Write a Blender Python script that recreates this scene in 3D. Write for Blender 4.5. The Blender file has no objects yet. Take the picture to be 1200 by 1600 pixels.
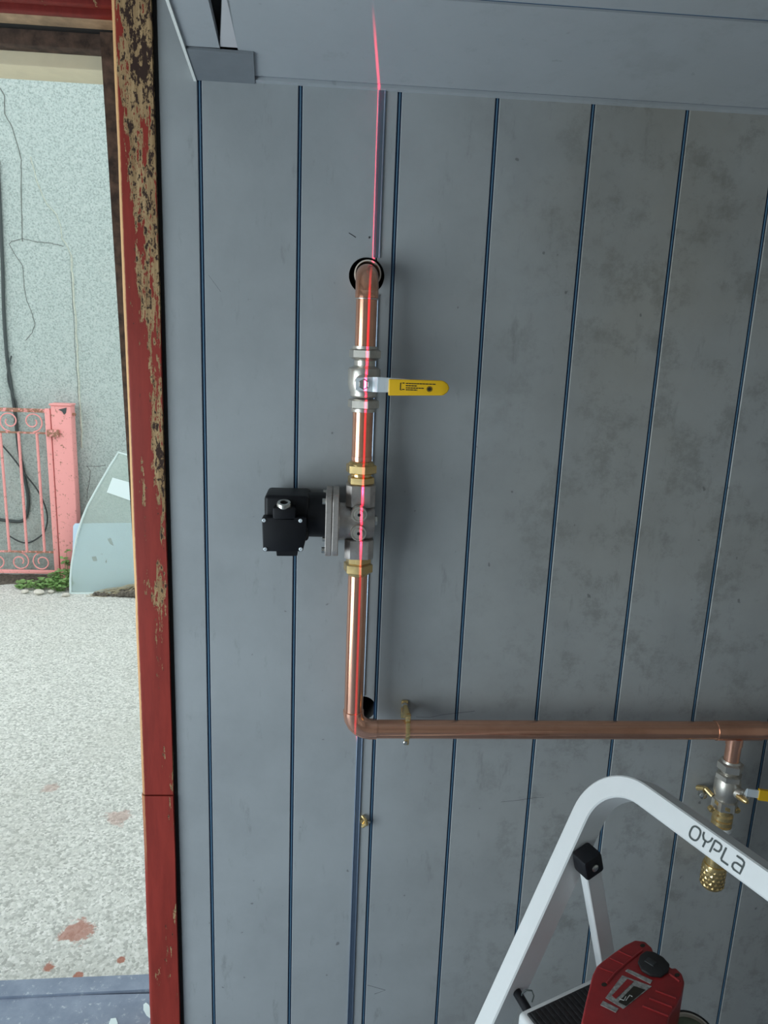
import bpy, bmesh, math, random
from mathutils import Vector, Matrix, noise as mnoise

# ------------------------------------------------------------------ camera, world, lights, exposure
scn = bpy.context.scene
COL = scn.collection
F_PX, PITCH, YAW, ROLL = 1150.0, -0.22516, 0.06951, 0.03974
CAM = Vector((0.0, -1.3627, 1.55))
_f = Vector((math.sin(YAW) * math.cos(PITCH), math.cos(YAW) * math.cos(PITCH), math.sin(PITCH)))
_r = Vector((math.cos(YAW), -math.sin(YAW), 0))
_u = _r.cross(_f)
RT = _r * math.cos(ROLL) + _u * math.sin(ROLL)
UP = _u * math.cos(ROLL) - _r * math.sin(ROLL)
FW = _f
cam_d = bpy.data.cameras.new('camera')
cam = bpy.data.objects.new('camera', cam_d)
COL.objects.link(cam)
cam_d.sensor_fit = 'VERTICAL'
cam_d.sensor_height = 36.0
cam_d.lens = 36.0 * F_PX / 1600.0
cam_d.clip_start = 0.01
m = Matrix.Identity(4)
for i in range(3):
    m[i][0], m[i][1], m[i][2], m[i][3] = RT[i], UP[i], -FW[i], CAM[i]
cam.matrix_world = m
scn.camera = cam

world = bpy.data.worlds.new('overcast_sky')
scn.world = world
world.use_nodes = True
wb = world.node_tree.nodes['Background']
wb.inputs[0].default_value = (0.90, 0.97, 1.0, 1)
wb.inputs[1].default_value = 1.72

ad = bpy.data.lights.new('window_daylight', 'AREA')      # daylight in the opening of the side wall
ad.shape = 'RECTANGLE'; ad.size = 1.6; ad.size_y = 1.7
ad.energy = 47; ad.color = (0.80, 0.93, 1.0)
ao = bpy.data.objects.new('window_daylight', ad); COL.objects.link(ao)
ao.location = (-1.83, -1.35, 0.85)
ao.rotation_euler = (0, math.radians(-90), 0)

# red line of a laser level: a real vertical fan of light
ld = bpy.data.lights.new('laser_line', 'POINT')
ld.shadow_soft_size = 0.0
ld.energy = 1.0
LASER_Y = -1.25
lo = bpy.data.objects.new('laser_line', ld); COL.objects.link(lo)
lo.location = (0.0585 + 0.104 * LASER_Y, LASER_Y, 1.45)
ld.use_nodes = True
nt = ld.node_tree
nt.nodes.clear()
def _n(t, **k):
    x = nt.nodes.new(t)
    for a, b in k.items(): setattr(x, a, b)
    return x
tc = _n('ShaderNodeTexCoord')
dv = _n('ShaderNodeVectorMath', operation='DOT_PRODUCT')
nrm = Vector((1, -0.104, 0)).normalized()
dv.inputs[1].default_value = nrm
nt.links.new(tc.outputs['Normal'], dv.inputs[0])
ab = _n('ShaderNodeMath', operation='ABSOLUTE'); nt.links.new(dv.outputs['Value'], ab.inputs[0])
mr = _n('ShaderNodeMapRange', interpolation_type='SMOOTHSTEP')
mr.inputs[1].default_value = 0.0005; mr.inputs[2].default_value = 0.0023
mr.inputs[3].default_value = 1.0; mr.inputs[4].default_value = 0.0
nt.links.new(ab.outputs[0], mr.inputs[0])
sp = _n('ShaderNodeSeparateXYZ'); nt.links.new(tc.outputs['Normal'], sp.inputs[0])
hi = _n('ShaderNodeMapRange', interpolation_type='SMOOTHSTEP')
hi.inputs[1].default_value = 0.40; hi.inputs[2].default_value = 0.475; hi.inputs[3].default_value = 1.0; hi.inputs[4].default_value = 0.0
nt.links.new(sp.outputs[2], hi.inputs[0])
lw = _n('ShaderNodeMapRange', interpolation_type='SMOOTHSTEP')
lw.inputs[1].default_value = -0.487; lw.inputs[2].default_value = -0.475; lw.inputs[3].default_value = 0.0; lw.inputs[4].default_value = 1.0
nt.links.new(sp.outputs[2], lw.inputs[0])
fy = _n('ShaderNodeMath', operation='GREATER_THAN'); nt.links.new(sp.outputs[1], fy.inputs[0]); fy.inputs[1].default_value = 0.0
a1 = _n('ShaderNodeMath', operation='MULTIPLY'); nt.links.new(mr.outputs[0], a1.inputs[0]); nt.links.new(hi.outputs[0], a1.inputs[1])
a2 = _n('ShaderNodeMath', operation='MULTIPLY'); nt.links.new(a1.outputs[0], a2.inputs[0]); nt.links.new(lw.outputs[0], a2.inputs[1])
a3 = _n('ShaderNodeMath', operation='MULTIPLY'); nt.links.new(a2.outputs[0], a3.inputs[0]); nt.links.new(fy.outputs[0], a3.inputs[1])
a4 = _n('ShaderNodeMath', operation='MULTIPLY'); nt.links.new(a3.outputs[0], a4.inputs[0]); a4.inputs[1].default_value = 400.0
em = _n('ShaderNodeEmission'); em.inputs[0].default_value = (1.0, 0.02, 0.07, 1)
nt.links.new(a4.outputs[0], em.inputs[1])
ou = _n('ShaderNodeOutputLight'); nt.links.new(em.outputs[0], ou.inputs[0])

scn.view_settings.view_transform = 'Standard'
scn.view_settings.look = 'None'
scn.view_settings.gamma = 1.0
scn.view_settings.use_curve_mapping = False
scn.view_settings.exposure = 0.0

# ------------------------------------------------------------------ helpers
def ray(u, v):
    return FW + RT * ((u - 600) / F_PX) - UP * ((v - 800) / F_PX)
def U(u, v, Y=0.0):                 # point of the photograph on the upright plane y = Y
    d = ray(u, v); return CAM + d * ((Y - CAM.y) / d.y)
def G(u, v, Z=0.0):                 # point of the photograph on the level plane z = Z
    d = ray(u, v); return CAM + d * ((Z - CAM.z) / d.z)

def wloc(o):
    p = Vector((0, 0, 0))
    while o is not None:
        p += o.location; o = o.parent
    return p

def tag(o, label=None, cat=None, group=None, kind=None):
    if label: o['label'] = label
    if cat: o['category'] = cat
    if group: o['group'] = group
    if kind: o['kind'] = kind
    return o

def thing(name, loc, label, cat, group=None):
    o = bpy.data.objects.new(name, None); COL.objects.link(o)
    o.location = loc; o.empty_display_size = 0.05
    return tag(o, label, cat, group)

class MB:
    """collects shapes in world coordinates, builds ONE mesh object"""
    def __init__(s): s.v = []; s.f = []; s.mi = []; s.cur = 0
    def add(s, vs, fs):
        b = len(s.v); s.v += [Vector(p) for p in vs]
        s.f += [tuple(i + b for i in f) for f in fs]; s.mi += [s.cur] * len(fs); return s
    def mat(s, i): s.cur = i; return s
    def box(s, x0, x1, y0, y1, z0, z1, M=None):
        vs = [Vector((x, y, z)) for x in (x0, x1) for y in (y0, y1) for z in (z0, z1)]
        if M is not None: vs = [M @ p for p in vs]
        return s.add(vs, [(0, 1, 3, 2), (4, 6, 7, 5), (0, 4, 5, 1), (2, 3, 7, 6), (0, 2, 6, 4), (1, 5, 7, 3)])
    def bbox(s, x0, x1, y0, y1, z0, z1, b=0.002, M=None, seg=2):
        bm = bmesh.new(); bmesh.ops.create_cube(bm, size=1)
        for q in bm.verts:
            q.co = Vector(((x0 + x1) / 2 + q.co.x * (x1 - x0), (y0 + y1) / 2 + q.co.y * (y1 - y0), (z0 + z1) / 2 + q.co.z * (z1 - z0)))
        bmesh.ops.bevel(bm, geom=bm.edges[:], offset=b, segments=seg, profile=0.5, affect='EDGES', clamp_overlap=True)
        return s.bm(bm, M)
    def bm(s, bm, M=None):
        bm.verts.index_update()
        vs = [(M @ q.co) if M is not None else q.co.copy() for q in bm.verts]
        s.add(vs, [tuple(q.index for q in f.verts) for f in bm.faces]); bm.free(); return s
    def lathe(s, prof, axis_p, axis_d, n=32, closed_ends=True, sides=None):
        """prof: [(radius, distance along the axis)]"""
        d = Vector(axis_d).normalized(); p0 = Vector(axis_p)
        a = d.orthogonal().normalized() if abs(d.z) < 0.9 else Vector((1, 0, 0))
        a = (a - d * a.dot(d)).normalized(); b = d.cross(a)
        vs = []; fs = []
        for (r, t) in prof:
            for k in range(n):
                q = 2 * math.pi * (k + 0.5) / n
                vs.append(p0 + d * t + (a * math.cos(q) + b * math.sin(q)) * r)
        for i in range(len(prof) - 1):
            for k in range(n):
                k2 = (k + 1) % n
                fs.append((i * n + k, i * n + k2, (i + 1) * n + k2, (i + 1) * n + k))
        if closed_ends:
            fs.append(tuple(range(n))[::-1]); fs.append(tuple((len(prof) - 1) * n + k for k in range(n)))
        return s.add(vs, fs)
    def hexn(s, r, t0, t1, p, d, ch=0.0015, rot=0.0):
        """hexagonal nut, chamfered, r across flats / 2"""
        R = r / math.cos(math.pi / 6)
        d = Vector(d).normalized(); p = Vector(p)
        a = Vector((0, -1, 0)) if abs(d.y) < 0.9 else Vector((0, 0, 1))
        a = (a - d * a.dot(d)).normalized(); b = d.cross(a)
        vs = []
        for (rr, t) in ((r * 0.93, t0), (R, t0 + ch * 1.6), (R, t1 - ch * 1.6), (r * 0.93, t1)):
            for k in range(6):
                q = math.pi / 3 * k + rot
                vs.append(p + d * t + (a * math.cos(q) + b * math.sin(q)) * rr)
        fs = [tuple(range(6))[::-1], tuple(range(18, 24))]
        for i in range(3):
            for k in range(6):
                fs.append((i * 6 + k, i * 6 + (k + 1) % 6, i * 6 + 6 + (k + 1) % 6, i * 6 + 6 + k))
        return s.add(vs, fs)
    def tube(s, pts, r, n=12, cap=True, closed=False):
        pts = [Vector(p) for p in pts]; N = len(pts)
        rs = r if isinstance(r, (list, tuple)) else [r] * N
        fr = None; vs = []; fs = []
        for i, p in enumerate(pts):
            if closed: t = (pts[(i + 1) % N] - pts[i - 1]).normalized()
            else: t = (pts[min(i + 1, N - 1)] - pts[max(i - 1, 0)]).normalized()
            if fr is None: fr = t.orthogonal().normalized()
            fr = (fr - t * fr.dot(t)).normalized(); b = t.cross(fr)
            for k in range(n):
                q = 2 * math.pi * k / n
                vs.append(p + (fr * math.cos(q) + b * math.sin(q)) * rs[i])
        for i in range(N if closed else N - 1):
            j = (i + 1) % N
            for k in range(n):
                k2 = (k + 1) % n
                fs.append((i * n + k, i * n + k2, j * n + k2, j * n + k))
        if cap and not closed:
            fs.append(tuple(range(n))[::-1]); fs.append(tuple((N - 1) * n + k for k in range(n)))
        return s.add(vs, fs)
    def sweep(s, pts, prof, side, cap=True):
        """profile [(a, b)]: a along the in-plane normal, b along the fixed vector side"""
        pts = [Vector(p) for p in pts]; N = len(pts); n = len(prof); side = Vector(side).normalized(); vs = []; fs = []
        for i in range(N):
            t1 = (pts[i] - pts[i - 1]).normalized() if i else None
            t2 = (pts[i + 1] - pts[i]).normalized() if i < N - 1 else None
            t = ((t1 or t2) + (t2 or t1)).normalized()
            inn = side.cross(t).normalized()
            k = 1.0 / max(0.5, t.dot(t1 or t2))
            for (a, b) in prof: vs.append(pts[i] + inn * a * k + side * b)
        for i in range(N - 1):
            for k in range(n):
                k2 = (k + 1) % n
                fs.append((i * n + k, i * n + k2, (i + 1) * n + k2, (i + 1) * n + k))
        if cap: fs.append(tuple(range(n))[::-1]); fs.append(tuple((N - 1) * n + k for k in range(n)))
        return s.add(vs, fs)
    def prism(s, outline, off, bevel=0.0, seg=2):
        """outline: 3D points in a plane; off: extrusion vector"""
        bm = bmesh.new(); o = [bm.verts.new(Vector(p)) for p in outline]; f = bm.faces.new(o)
        r = bmesh.ops.extrude_face_region(bm, geom=[f])
        for q in r['geom']:
            if isinstance(q, bmesh.types.BMVert): q.co += Vector(off)
        bmesh.ops.recalc_face_normals(bm, faces=bm.faces[:])
        if bevel: bmesh.ops.bevel(bm, geom=bm.edges[:], offset=bevel, segments=seg, profile=0.5, affect='EDGES', clamp_overlap=True)
        return s.bm(bm)
    def build(s, name, mats, parent=None, smooth=35, recalc=True):
        if not isinstance(mats, (list, tuple)): mats = [mats]
        me = bpy.data.meshes.new(name); w = wloc(parent)
        if parent is None and s.v:                    # origin at the foot of the thing
            xs = [p.x for p in s.v]; ys = [p.y for p in s.v]; zs = [p.z for p in s.v]
            w = Vector(((min(xs) + max(xs)) / 2, (min(ys) + max(ys)) / 2, min(zs)))
        me.from_pydata([p - w for p in s.v], [], s.f)
        for k in mats: me.materials.append(k)
        me.polygons.foreach_set('material_index', s.mi)
        if recalc:
            bm = bmesh.new(); bm.from_mesh(me); bmesh.ops.recalc_face_normals(bm, faces=bm.faces[:]); bm.to_mesh(me); bm.free()
        if smooth:
            me.shade_smooth(); me.set_sharp_from_angle(angle=math.radians(smooth))
        me.update()
        o = bpy.data.objects.new(name, me); COL.objects.link(o)
        if parent is None: o.location = w
        else: o.parent = parent
        return o

def cut(o, cutters):
    """bore the given (point, axis, radius, depth) cylinders out of o; nothing is left behind"""
    tmp = []
    for p, d, r, L in cutters:
        c = MB().lathe([(r, 0), (r, L)], p, d, 40).build('bore', o.data.materials[0])
        md = o.modifiers.new('bore', 'BOOLEAN'); md.object = c; md.operation = 'DIFFERENCE'; md.solver = 'EXACT'; tmp.append(c)
    bpy.context.view_layer.update()
    me = bpy.data.meshes.new_from_object(o.evaluated_get(bpy.context.evaluated_depsgraph_get()))
    o.modifiers.clear(); o.data = me
    me.shade_flat()
    for c in tmp: bpy.data.objects.remove(c)

# ------------------------------------------------------------------ materials
class NT:
    def __init__(s, name):
        s.m = bpy.data.materials.new(name); s.m.use_nodes = True; s.t = s.m.node_tree
        s.b = s.t.nodes['Principled BSDF']
    def n(s, t, ins=None, **k):
        x = s.t.nodes.new(t)
        for a, b in k.items(): setattr(x, a, b)
        for a, b in (ins or {}).items():
            if isinstance(b, bpy.types.NodeSocket): s.t.links.new(b, x.inputs[a])
            else: x.inputs[a].default_value = b
        return x
    def set(s, **k):
        for a, b in k.items():
            i = s.b.inputs[a.replace('_', ' ')]
            if isinstance(b, bpy.types.NodeSocket): s.t.links.new(b, i)
            else: i.default_value = b
    def coord(s, scale=(1, 1, 1), kind='world'):
        if kind == 'world': o = s.n('ShaderNodeNewGeometry').outputs['Position']
        else: o = s.n('ShaderNodeTexCoord').outputs['Object']
        return s.n('ShaderNodeVectorMath', {0: o, 1: scale}, operation='MULTIPLY').outputs[0]
    def noise(s, vec, scale, detail=4, rough=0.6):
        return s.n('ShaderNodeTexNoise', {'Vector': vec, 'Scale': scale, 'Detail': detail, 'Roughness': rough}).outputs['Fac']
    def ramp(s, fac, stops):
        r = s.n('ShaderNodeValToRGB', {'Fac': fac}); e = r.color_ramp.elements
        while len(e) < len(stops): e.new(0.5)
        for i, (p, c) in enumerate(stops):
            e[i].position = p; e[i].color = tuple(c) + (1,) if len(c) == 3 else c
        return r.outputs['Color']
    def rmap(s, v, a, b, c=0.0, d=1.0, smooth=True):
        return s.n('ShaderNodeMapRange', {0: v, 1: a, 2: b, 3: c, 4: d}, interpolation_type='SMOOTHSTEP' if smooth else 'LINEAR').outputs[0]
    def math(s, op, a, b=0.0):
        return s.n('ShaderNodeMath', {0: a, 1: b}, operation=op).outputs[0]
    def mix(s, fac, a, b, mode='MIX'):
        x = s.t.nodes.new('ShaderNodeMix'); x.data_type = 'RGBA'; x.blend_type = mode
        for i, q in ((0, fac), (6, a), (7, b)):
            if isinstance(q, bpy.types.NodeSocket): s.t.links.new(q, x.inputs[i])
            else: x.inputs[i].default_value = (tuple(q) + (1,)) if isinstance(q, (tuple, list)) and len(q) == 3 else q
        return x.outputs[2]
    def bump(s, h, strength=0.3, dist=0.01):
        s.set(Normal=s.n('ShaderNodeBump', {'Height': h, 'Strength': strength, 'Distance': dist}).outputs[0])

def plain(name, col, rough=0.5, metal=0.0, var=0.0, vscale=30, bump=0.0, spec=0.5):
    k = NT(name); k.set(Roughness=rough, Metallic=metal); k.set(**{'Specular_IOR_Level': spec})
    if var or bump:
        f = k.noise(k.coord(), vscale, 5)
        a = tuple(max(0, c * (1 - var)) for c in col); b = tuple(min(1, c * (1 + var)) for c in col)
        k.set(Base_Color=k.ramp(f, [(0.3, a), (0.7, b)]))
        if bump: k.bump(f, bump, 0.002)
    else: k.set(Base_Color=tuple(col) + (1,))
    return k.m

def m_pvc(name, col, dirt=0.5):
    k = NT(name); c = k.coord()
    big = k.noise(c, 3.0, 6, 0.65); c2 = k.coord((1, 1, 0.3)); streak = k.noise(c2, 26, 6, 0.7); fine = k.noise(c, 90, 3)
    base = k.mix(k.rmap(big, 0.35, 0.7), col, tuple(x * (1 - 0.16 * dirt) for x in col))
    base = k.mix(k.math('MULTIPLY', k.rmap(streak, 0.57, 0.72), 0.34 * dirt), base, (0.13, 0.14, 0.13))
    px = k.n('ShaderNodeSeparateXYZ', {0: k.n('ShaderNodeNewGeometry').outputs['Position']}).outputs
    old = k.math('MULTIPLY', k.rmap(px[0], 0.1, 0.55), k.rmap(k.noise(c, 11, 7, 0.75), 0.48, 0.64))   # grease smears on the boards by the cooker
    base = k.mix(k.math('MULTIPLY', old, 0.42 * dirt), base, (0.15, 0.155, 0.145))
    grease_falloff = k.math('MULTIPLY', k.rmap(px[0], 0.0, 0.55), k.rmap(k.noise(c, 2.2, 5, 0.6), 0.15, 0.75, 0.35, 1.0))   # yellow grease, with the light falling off rightwards painted in
    grease_falloff = k.math('MULTIPLY', grease_falloff, k.rmap(px[2], 0.7, 1.9, 0.55, 1.15))  # light falloff up the wall put into the tint as well
    base = k.mix(k.math('MULTIPLY', grease_falloff, 0.9 * dirt), base, k.mix(1.0, base, (0.80, 0.72, 0.61), 'MULTIPLY'))
    speck = k.rmap(k.noise(c, 48, 2, 0.4), 0.745, 0.775)
    base = k.mix(k.math('MULTIPLY', speck, 0.5 * dirt), base, (0.06, 0.06, 0.06))
    k.set(Base_Color=base, Roughness=k.rmap(streak, 0.3, 0.8, 0.36, 0.52))
    k.bump(k.math('ADD', fine, k.math('MULTIPLY', big, 3.0)), 0.05, 0.004)
    return k.m

def m_peel(name, bias, red=(0.33, 0.040, 0.028), arris=None):
    """red gloss paint flaking off pale undercoat and dark old wood"""
    k = NT(name)
    g = k.n('ShaderNodeNewGeometry').outputs['Position']; xyz = k.n('ShaderNodeSeparateXYZ', {0: g}).outputs
    c = k.coord((1, 1, 0.13)); a = k.noise(c, 48, 8, 0.68); c3 = k.coord((1, 1, 0.5)); b = k.noise(c3, 130, 5, 0.7); big = k.noise(k.coord((1, 1, 0.5)), 7, 3)
    h = k.rmap(xyz[2], 0.1, 2.1, -0.17, 0.10, False)
    side = k.rmap(xyz[0], -0.375, -0.325, -0.07, 0.09, False)
    t = k.math('ADD', k.math('ADD', k.math('ADD', a, h), side), k.math('MULTIPLY', k.math('SUBTRACT', big, 0.5), 0.55))
    t = k.math('ADD', t, k.math('MULTIPLY', k.math('SUBTRACT', b, 0.5), 0.35))
    t = k.math('ADD', t, bias)
    peeled = k.rmap(t, 0.575, 0.60); deep = k.rmap(k.math('ADD', t, k.math('MULTIPLY', k.math('SUBTRACT', b, 0.5), 0.8)), 0.665, 0.74)
    wood = k.ramp(k.noise(k.coord((1, 1, 0.06)), 150, 4), [(0.3, (0.30, 0.185, 0.09)), (0.7, (0.56, 0.38, 0.20))])
    rd = k.mix(k.rmap(a, 0.3, 0.7), red, tuple(x * 0.72 for x in red))
    col = k.mix(peeled, rd, wood); col = k.mix(deep, col, (0.05, 0.028, 0.022))
    if arris is not None:            # rubbed arris, with the daylight highlight on the rounded edge painted in
        e = k.math('ADD', xyz[0], k.math('MULTIPLY', k.math('SUBTRACT', b, 0.5), 0.0025))
        edge = k.math('MULTIPLY', k.rmap(e, arris + 0.0072, arris + 0.0045), k.rmap(k.math('ADD', xyz[2], k.math('MULTIPLY', a, 0.7)), 0.75, 1.35))
        col = k.mix(edge, col, (0.80, 0.47, 0.22))
    k.set(Base_Color=col, Roughness=k.rmap(peeled, 0, 1, 0.5, 0.85)); k.set(**{'Specular_IOR_Level': 0.25})
    k.bump(k.math('MULTIPLY', peeled, -1.0), 0.5, 0.0012)
    return k.m

def m_metal(name, col, rough=0.25, tarn=None, tscale=14, bump=0.0, amt=0.6, metal=1.0):
    k = NT(name); c = k.coord(); f = k.noise(c, tscale, 6, 0.65); g = k.noise(c, 160, 3)
    k.set(Metallic=metal)
    k.set(Base_Color=k.mix(k.math('MULTIPLY', k.rmap(f, 0.42, 0.72), amt), col, tarn or tuple(x * 0.7 for x in col)))
    k.set(Roughness=k.rmap(f, 0.3, 0.8, rough * 0.8, rough * 1.5))
    if bump: k.bump(g, bump, 0.001)
    return k.m

M = {}
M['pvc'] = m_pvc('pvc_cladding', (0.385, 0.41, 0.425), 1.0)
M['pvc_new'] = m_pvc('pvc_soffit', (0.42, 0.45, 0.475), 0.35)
M['pvc_lit'] = m_pvc('lit_pvc_soffit', (0.60, 0.60, 0.62), 0.3)  # bright patch of light on the soffit put into the board's colour
M['pvc_patch'] = plain('grey_cover_strip', (0.20, 0.22, 0.24), 0.45, var=0.06)
M['blue'] = plain('blue_foil_groove', (0.003, 0.030, 0.088), 0.4, 0.1)
M['blue_light'] = plain('pale_blue_rib', (0.12, 0.24, 0.36), 0.4, 0.1)
M['white_trim'] = plain('white_pvc_edge', (0.88, 0.90, 0.86), 0.35)
M['alu_trim'] = m_metal('joint_strip_metal', (0.30, 0.37, 0.46), 0.32, (0.2, 0.25, 0.33), 6)
M['substrate'] = plain('dark_backing_board', (0.035, 0.033, 0.032), 0.9, var=0.3)
M['room'] = plain('room_paint', (0.36, 0.345, 0.325), 0.6, var=0.05, vscale=4)
M['black_gap'] = plain('dark_gap_fill', (0.012, 0.011, 0.011), 0.8)  # near-black fill for the gap by the post and the head groove
XJ = U(204, 800, -0.010).x             # left edge of the door post
M['peel'] = m_peel('peeling_red_paint', 0.0, arris=XJ)
M['peel_head'] = m_peel('peeling_head_paint', -0.13, (0.24, 0.028, 0.022))
M['old_wood'] = plain('weathered_wood', (0.075, 0.045, 0.032), 0.85, var=0.75, vscale=45, bump=0.5)
M['brown_ledge'] = plain('bare_brown_wood', (0.38, 0.26, 0.16), 0.8, var=0.4, vscale=25, bump=0.3)
M['beige'] = plain('beige_masonry_paint', (0.80, 0.70, 0.49), 0.8, var=0.06, vscale=20, bump=0.2)
M['copper'] = m_metal('copper_pipe_metal', (0.81, 0.43, 0.29), 0.19, (0.52, 0.24, 0.15), 9, amt=0.6, metal=0.88)
M['copper_new'] = m_metal('bright_copper', (0.90, 0.48, 0.33), 0.18, (0.66, 0.34, 0.22), 16, metal=0.88)
M['solder'] = m_metal('solder_ring', (0.72, 0.71, 0.68), 0.3)
M['brass'] = m_metal('yellow_brass', (0.78, 0.58, 0.27), 0.22, (0.52, 0.34, 0.13), 20, metal=0.85)
M['nickel'] = m_metal('nickel_plated_brass', (0.64, 0.61, 0.55), 0.36, (0.42, 0.39, 0.34), 22, metal=0.85)
M['cast'] = m_metal('cast_nickel', (0.56, 0.52, 0.49), 0.42, (0.34, 0.30, 0.28), 40, 0.25, metal=0.8)
M['steel'] = m_metal('bright_steel', (0.80, 0.86, 0.90), 0.45, metal=0.45, amt=0.2)
M['zinc'] = m_metal('zinc_screw', (0.62, 0.62, 0.58), 0.3)
M['yellow'] = plain('yellow_vinyl', (0.86, 0.50, 0.012), 0.38, var=0.03)
M['ink'] = plain('black_print', (0.02, 0.016, 0.01), 0.6)
M['black'] = plain('black_coil_plastic', (0.006, 0.0065, 0.009), 0.5, var=0.15, vscale=120, bump=0.05, spec=0.3)
M['rubber'] = plain('black_rubber', (0.014, 0.014, 0.015), 0.65, var=0.2, vscale=90, bump=0.2)
M['ring_white'] = plain('cream_sleeve_plastic', (0.66, 0.62, 0.54), 0.5)
M['ladder'] = plain('white_powder_coat', (0.66, 0.68, 0.68), 0.38, var=0.02)
M['tread'] = plain('black_ribbed_tread', (0.018, 0.019, 0.021), 0.75, var=0.45, vscale=140, bump=0.5)
M['tool_red'] = plain('red_tool_plastic', (0.29, 0.018, 0.020), 0.36, var=0.12, vscale=60)
M['tool_grey'] = plain('dark_grey_tool_rubber', (0.028, 0.031, 0.032), 0.55, var=0.2, vscale=120)
M['label_grey'] = plain('worn_grey_label', (0.30, 0.30, 0.29), 0.5, var=0.5, vscale=160)
M['white_print'] = plain('white_print', (0.6, 0.6, 0.58), 0.5)
M['green'] = plain('dull_green_plastic', (0.15, 0.19, 0.13), 0.5, var=0.2)
M['ptfe'] = plain('white_ptfe_tape', (0.8, 0.8, 0.78), 0.5)
M['pencil'] = plain('pencil_mark', (0.03, 0.03, 0.03), 0.7)

def m_render_wall():
    k = NT('mint_roughcast'); c = k.coord(); f = k.noise(c, 105, 4, 0.7); big = k.noise(c, 1.3, 5); mid = k.noise(c, 5, 6, 0.7)
    col = k.ramp(f, [(0.34, (0.40, 0.50, 0.47)), (0.52, (0.68, 0.80, 0.76)), (0.72, (0.80, 0.88, 0.84))])
    z = k.n('ShaderNodeSeparateXYZ', {0: k.n('ShaderNodeNewGeometry').outputs['Position']}).outputs[2]
    grime = k.math('MULTIPLY', k.rmap(mid, 0.35, 0.7), k.rmap(z, 1.0, -0.15))       # splash dirt above the ground
    col = k.mix(k.math('MULTIPLY', grime, 0.75), col, (0.36, 0.40, 0.35))
    col = k.mix(k.math('MULTIPLY', k.rmap(big, 0.5, 0.7), 0.4), col, (0.80, 0.83, 0.76))
    k.set(Base_Color=col, Roughness=0.95); k.bump(f, 1.0, 0.02); return k.m
def m_asphalt():
    k = NT('worn_pale_tarmac'); c = k.coord()
    v = k.n('ShaderNodeTexVoronoi', {'Vector': c, 'Scale': 120.0}); f = k.noise(c, 120, 5, 0.75); big = k.noise(c, 2.2, 5, 0.65)
    cell = k.n('ShaderNodeSeparateColor', {0: v.outputs['Color']}).outputs[0]
    col = k.ramp(cell, [(0.0, (0.46, 0.47, 0.43)), (0.35, (0.66, 0.67, 0.62)), (0.7, (0.76, 0.77, 0.71)), (1.0, (0.90, 0.90, 0.85))])
    col = k.mix(k.rmap(f, 0.45, 0.34), col, (0.36, 0.36, 0.32))
    col = k.mix(k.math('MULTIPLY', k.rmap(big, 0.45, 0.7), 0.35), col, (0.62, 0.62, 0.55))
    g = k.n('ShaderNodeNewGeometry').outputs['Position']
    wob = k.noise(c, 22, 5, 0.75)
    for (u, v_, r, a) in ((115, 1455, 0.055, 0.75), (188, 1277, 0.05, 0.4), (80, 1230, 0.035, 0.35), (75, 1512, 0.018, 0.9), (122, 1524, 0.012, 0.9), (190, 1500, 0.012, 0.9)):
        p = G(u, v_, -0.1)
        dist = k.n('ShaderNodeVectorMath', {0: g, 1: p}, operation='DISTANCE').outputs['Value']
        dist = k.math('ADD', dist, k.math('MULTIPLY', k.math('SUBTRACT', wob, 0.5), r * 3.2))
        col = k.mix(k.math('MULTIPLY', k.rmap(dist, r, r * 0.55), a), col, (0.46, 0.17, 0.11))      # spilt red paint
    k.set(Base_Color=col, Roughness=0.9)
    k.bump(k.math('ADD', k.math('MULTIPLY', v.outputs['Distance'], -0.7), f), 0.55, 0.010); return k.m
def m_vinyl():
    k = NT('blue_grey_floor_vinyl'); c = k.coord(); f = k.noise(c, 60, 6, 0.75); g = k.noise(c, 12, 5, 0.7)
    col = k.ramp(g, [(0.3, (0.16, 0.20, 0.27)), (0.7, (0.25, 0.30, 0.38))]); col = k.mix(k.rmap(f, 0.56, 0.7), col, (0.48, 0.53, 0.58))
    k.set(Base_Color=col, Roughness=0.45); k.bump(f, 0.15, 0.003); return k.m
def m_gate(name, rust):
    k = NT(name); c = k.coord(); f = k.noise(c, 42, 6, 0.75)
    col = k.mix(k.rmap(f, 0.62 - rust, 0.68 - rust), (0.86, 0.36, 0.34), (0.30, 0.15, 0.09))
    k.set(Base_Color=col, Roughness=0.55); k.bump(f, 0.2, 0.003); return k.m
M['render_wall'] = m_render_wall(); M['asphalt'] = m_asphalt(); M['vinyl'] = m_vinyl()
M['gate'] = m_gate('faded_pink_red_paint', 0.035); M['gate_rust'] = m_gate('rusty_pink_paint', 0.19)
M['crack'] = plain('dark_crack', (0.16, 0.18, 0.165), 0.95)
M['crack_fill'] = plain('old_crack_filler', (0.50, 0.54, 0.46), 0.95, var=0.2, vscale=60)
M['cable'] = plain('grey_black_cable', (0.05, 0.065, 0.065), 0.6)
M['leaf'] = plain('weed_leaf', (0.16, 0.30, 0.09), 0.6, var=0.35, vscale=25)
M['straw'] = plain('dry_stalk', (0.42, 0.37, 0.25), 0.9, var=0.3, vscale=40)
M['stone'] = plain('pale_stone', (0.62, 0.60, 0.52), 0.9, var=0.2, vscale=30, bump=0.4)
M['soil'] = plain('dark_soil', (0.12, 0.105, 0.085), 0.95, var=0.5, vscale=60, bump=0.8)
M['board_blue'] = plain('pale_blue_board', (0.50, 0.66, 0.78), 0.4, var=0.06, vscale=8)
M['paper'] = plain('white_sticker', (0.72, 0.84, 0.84), 0.6)
def m_glass():
    k = NT('green_tinted_glass'); k.set(Base_Color=(0.55, 0.68, 0.62, 1), Roughness=0.12, Alpha=0.32)
    k.set(**{'Specular_IOR_Level': 0.6}); return k.m
M['glass'] = m_glass()
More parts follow.
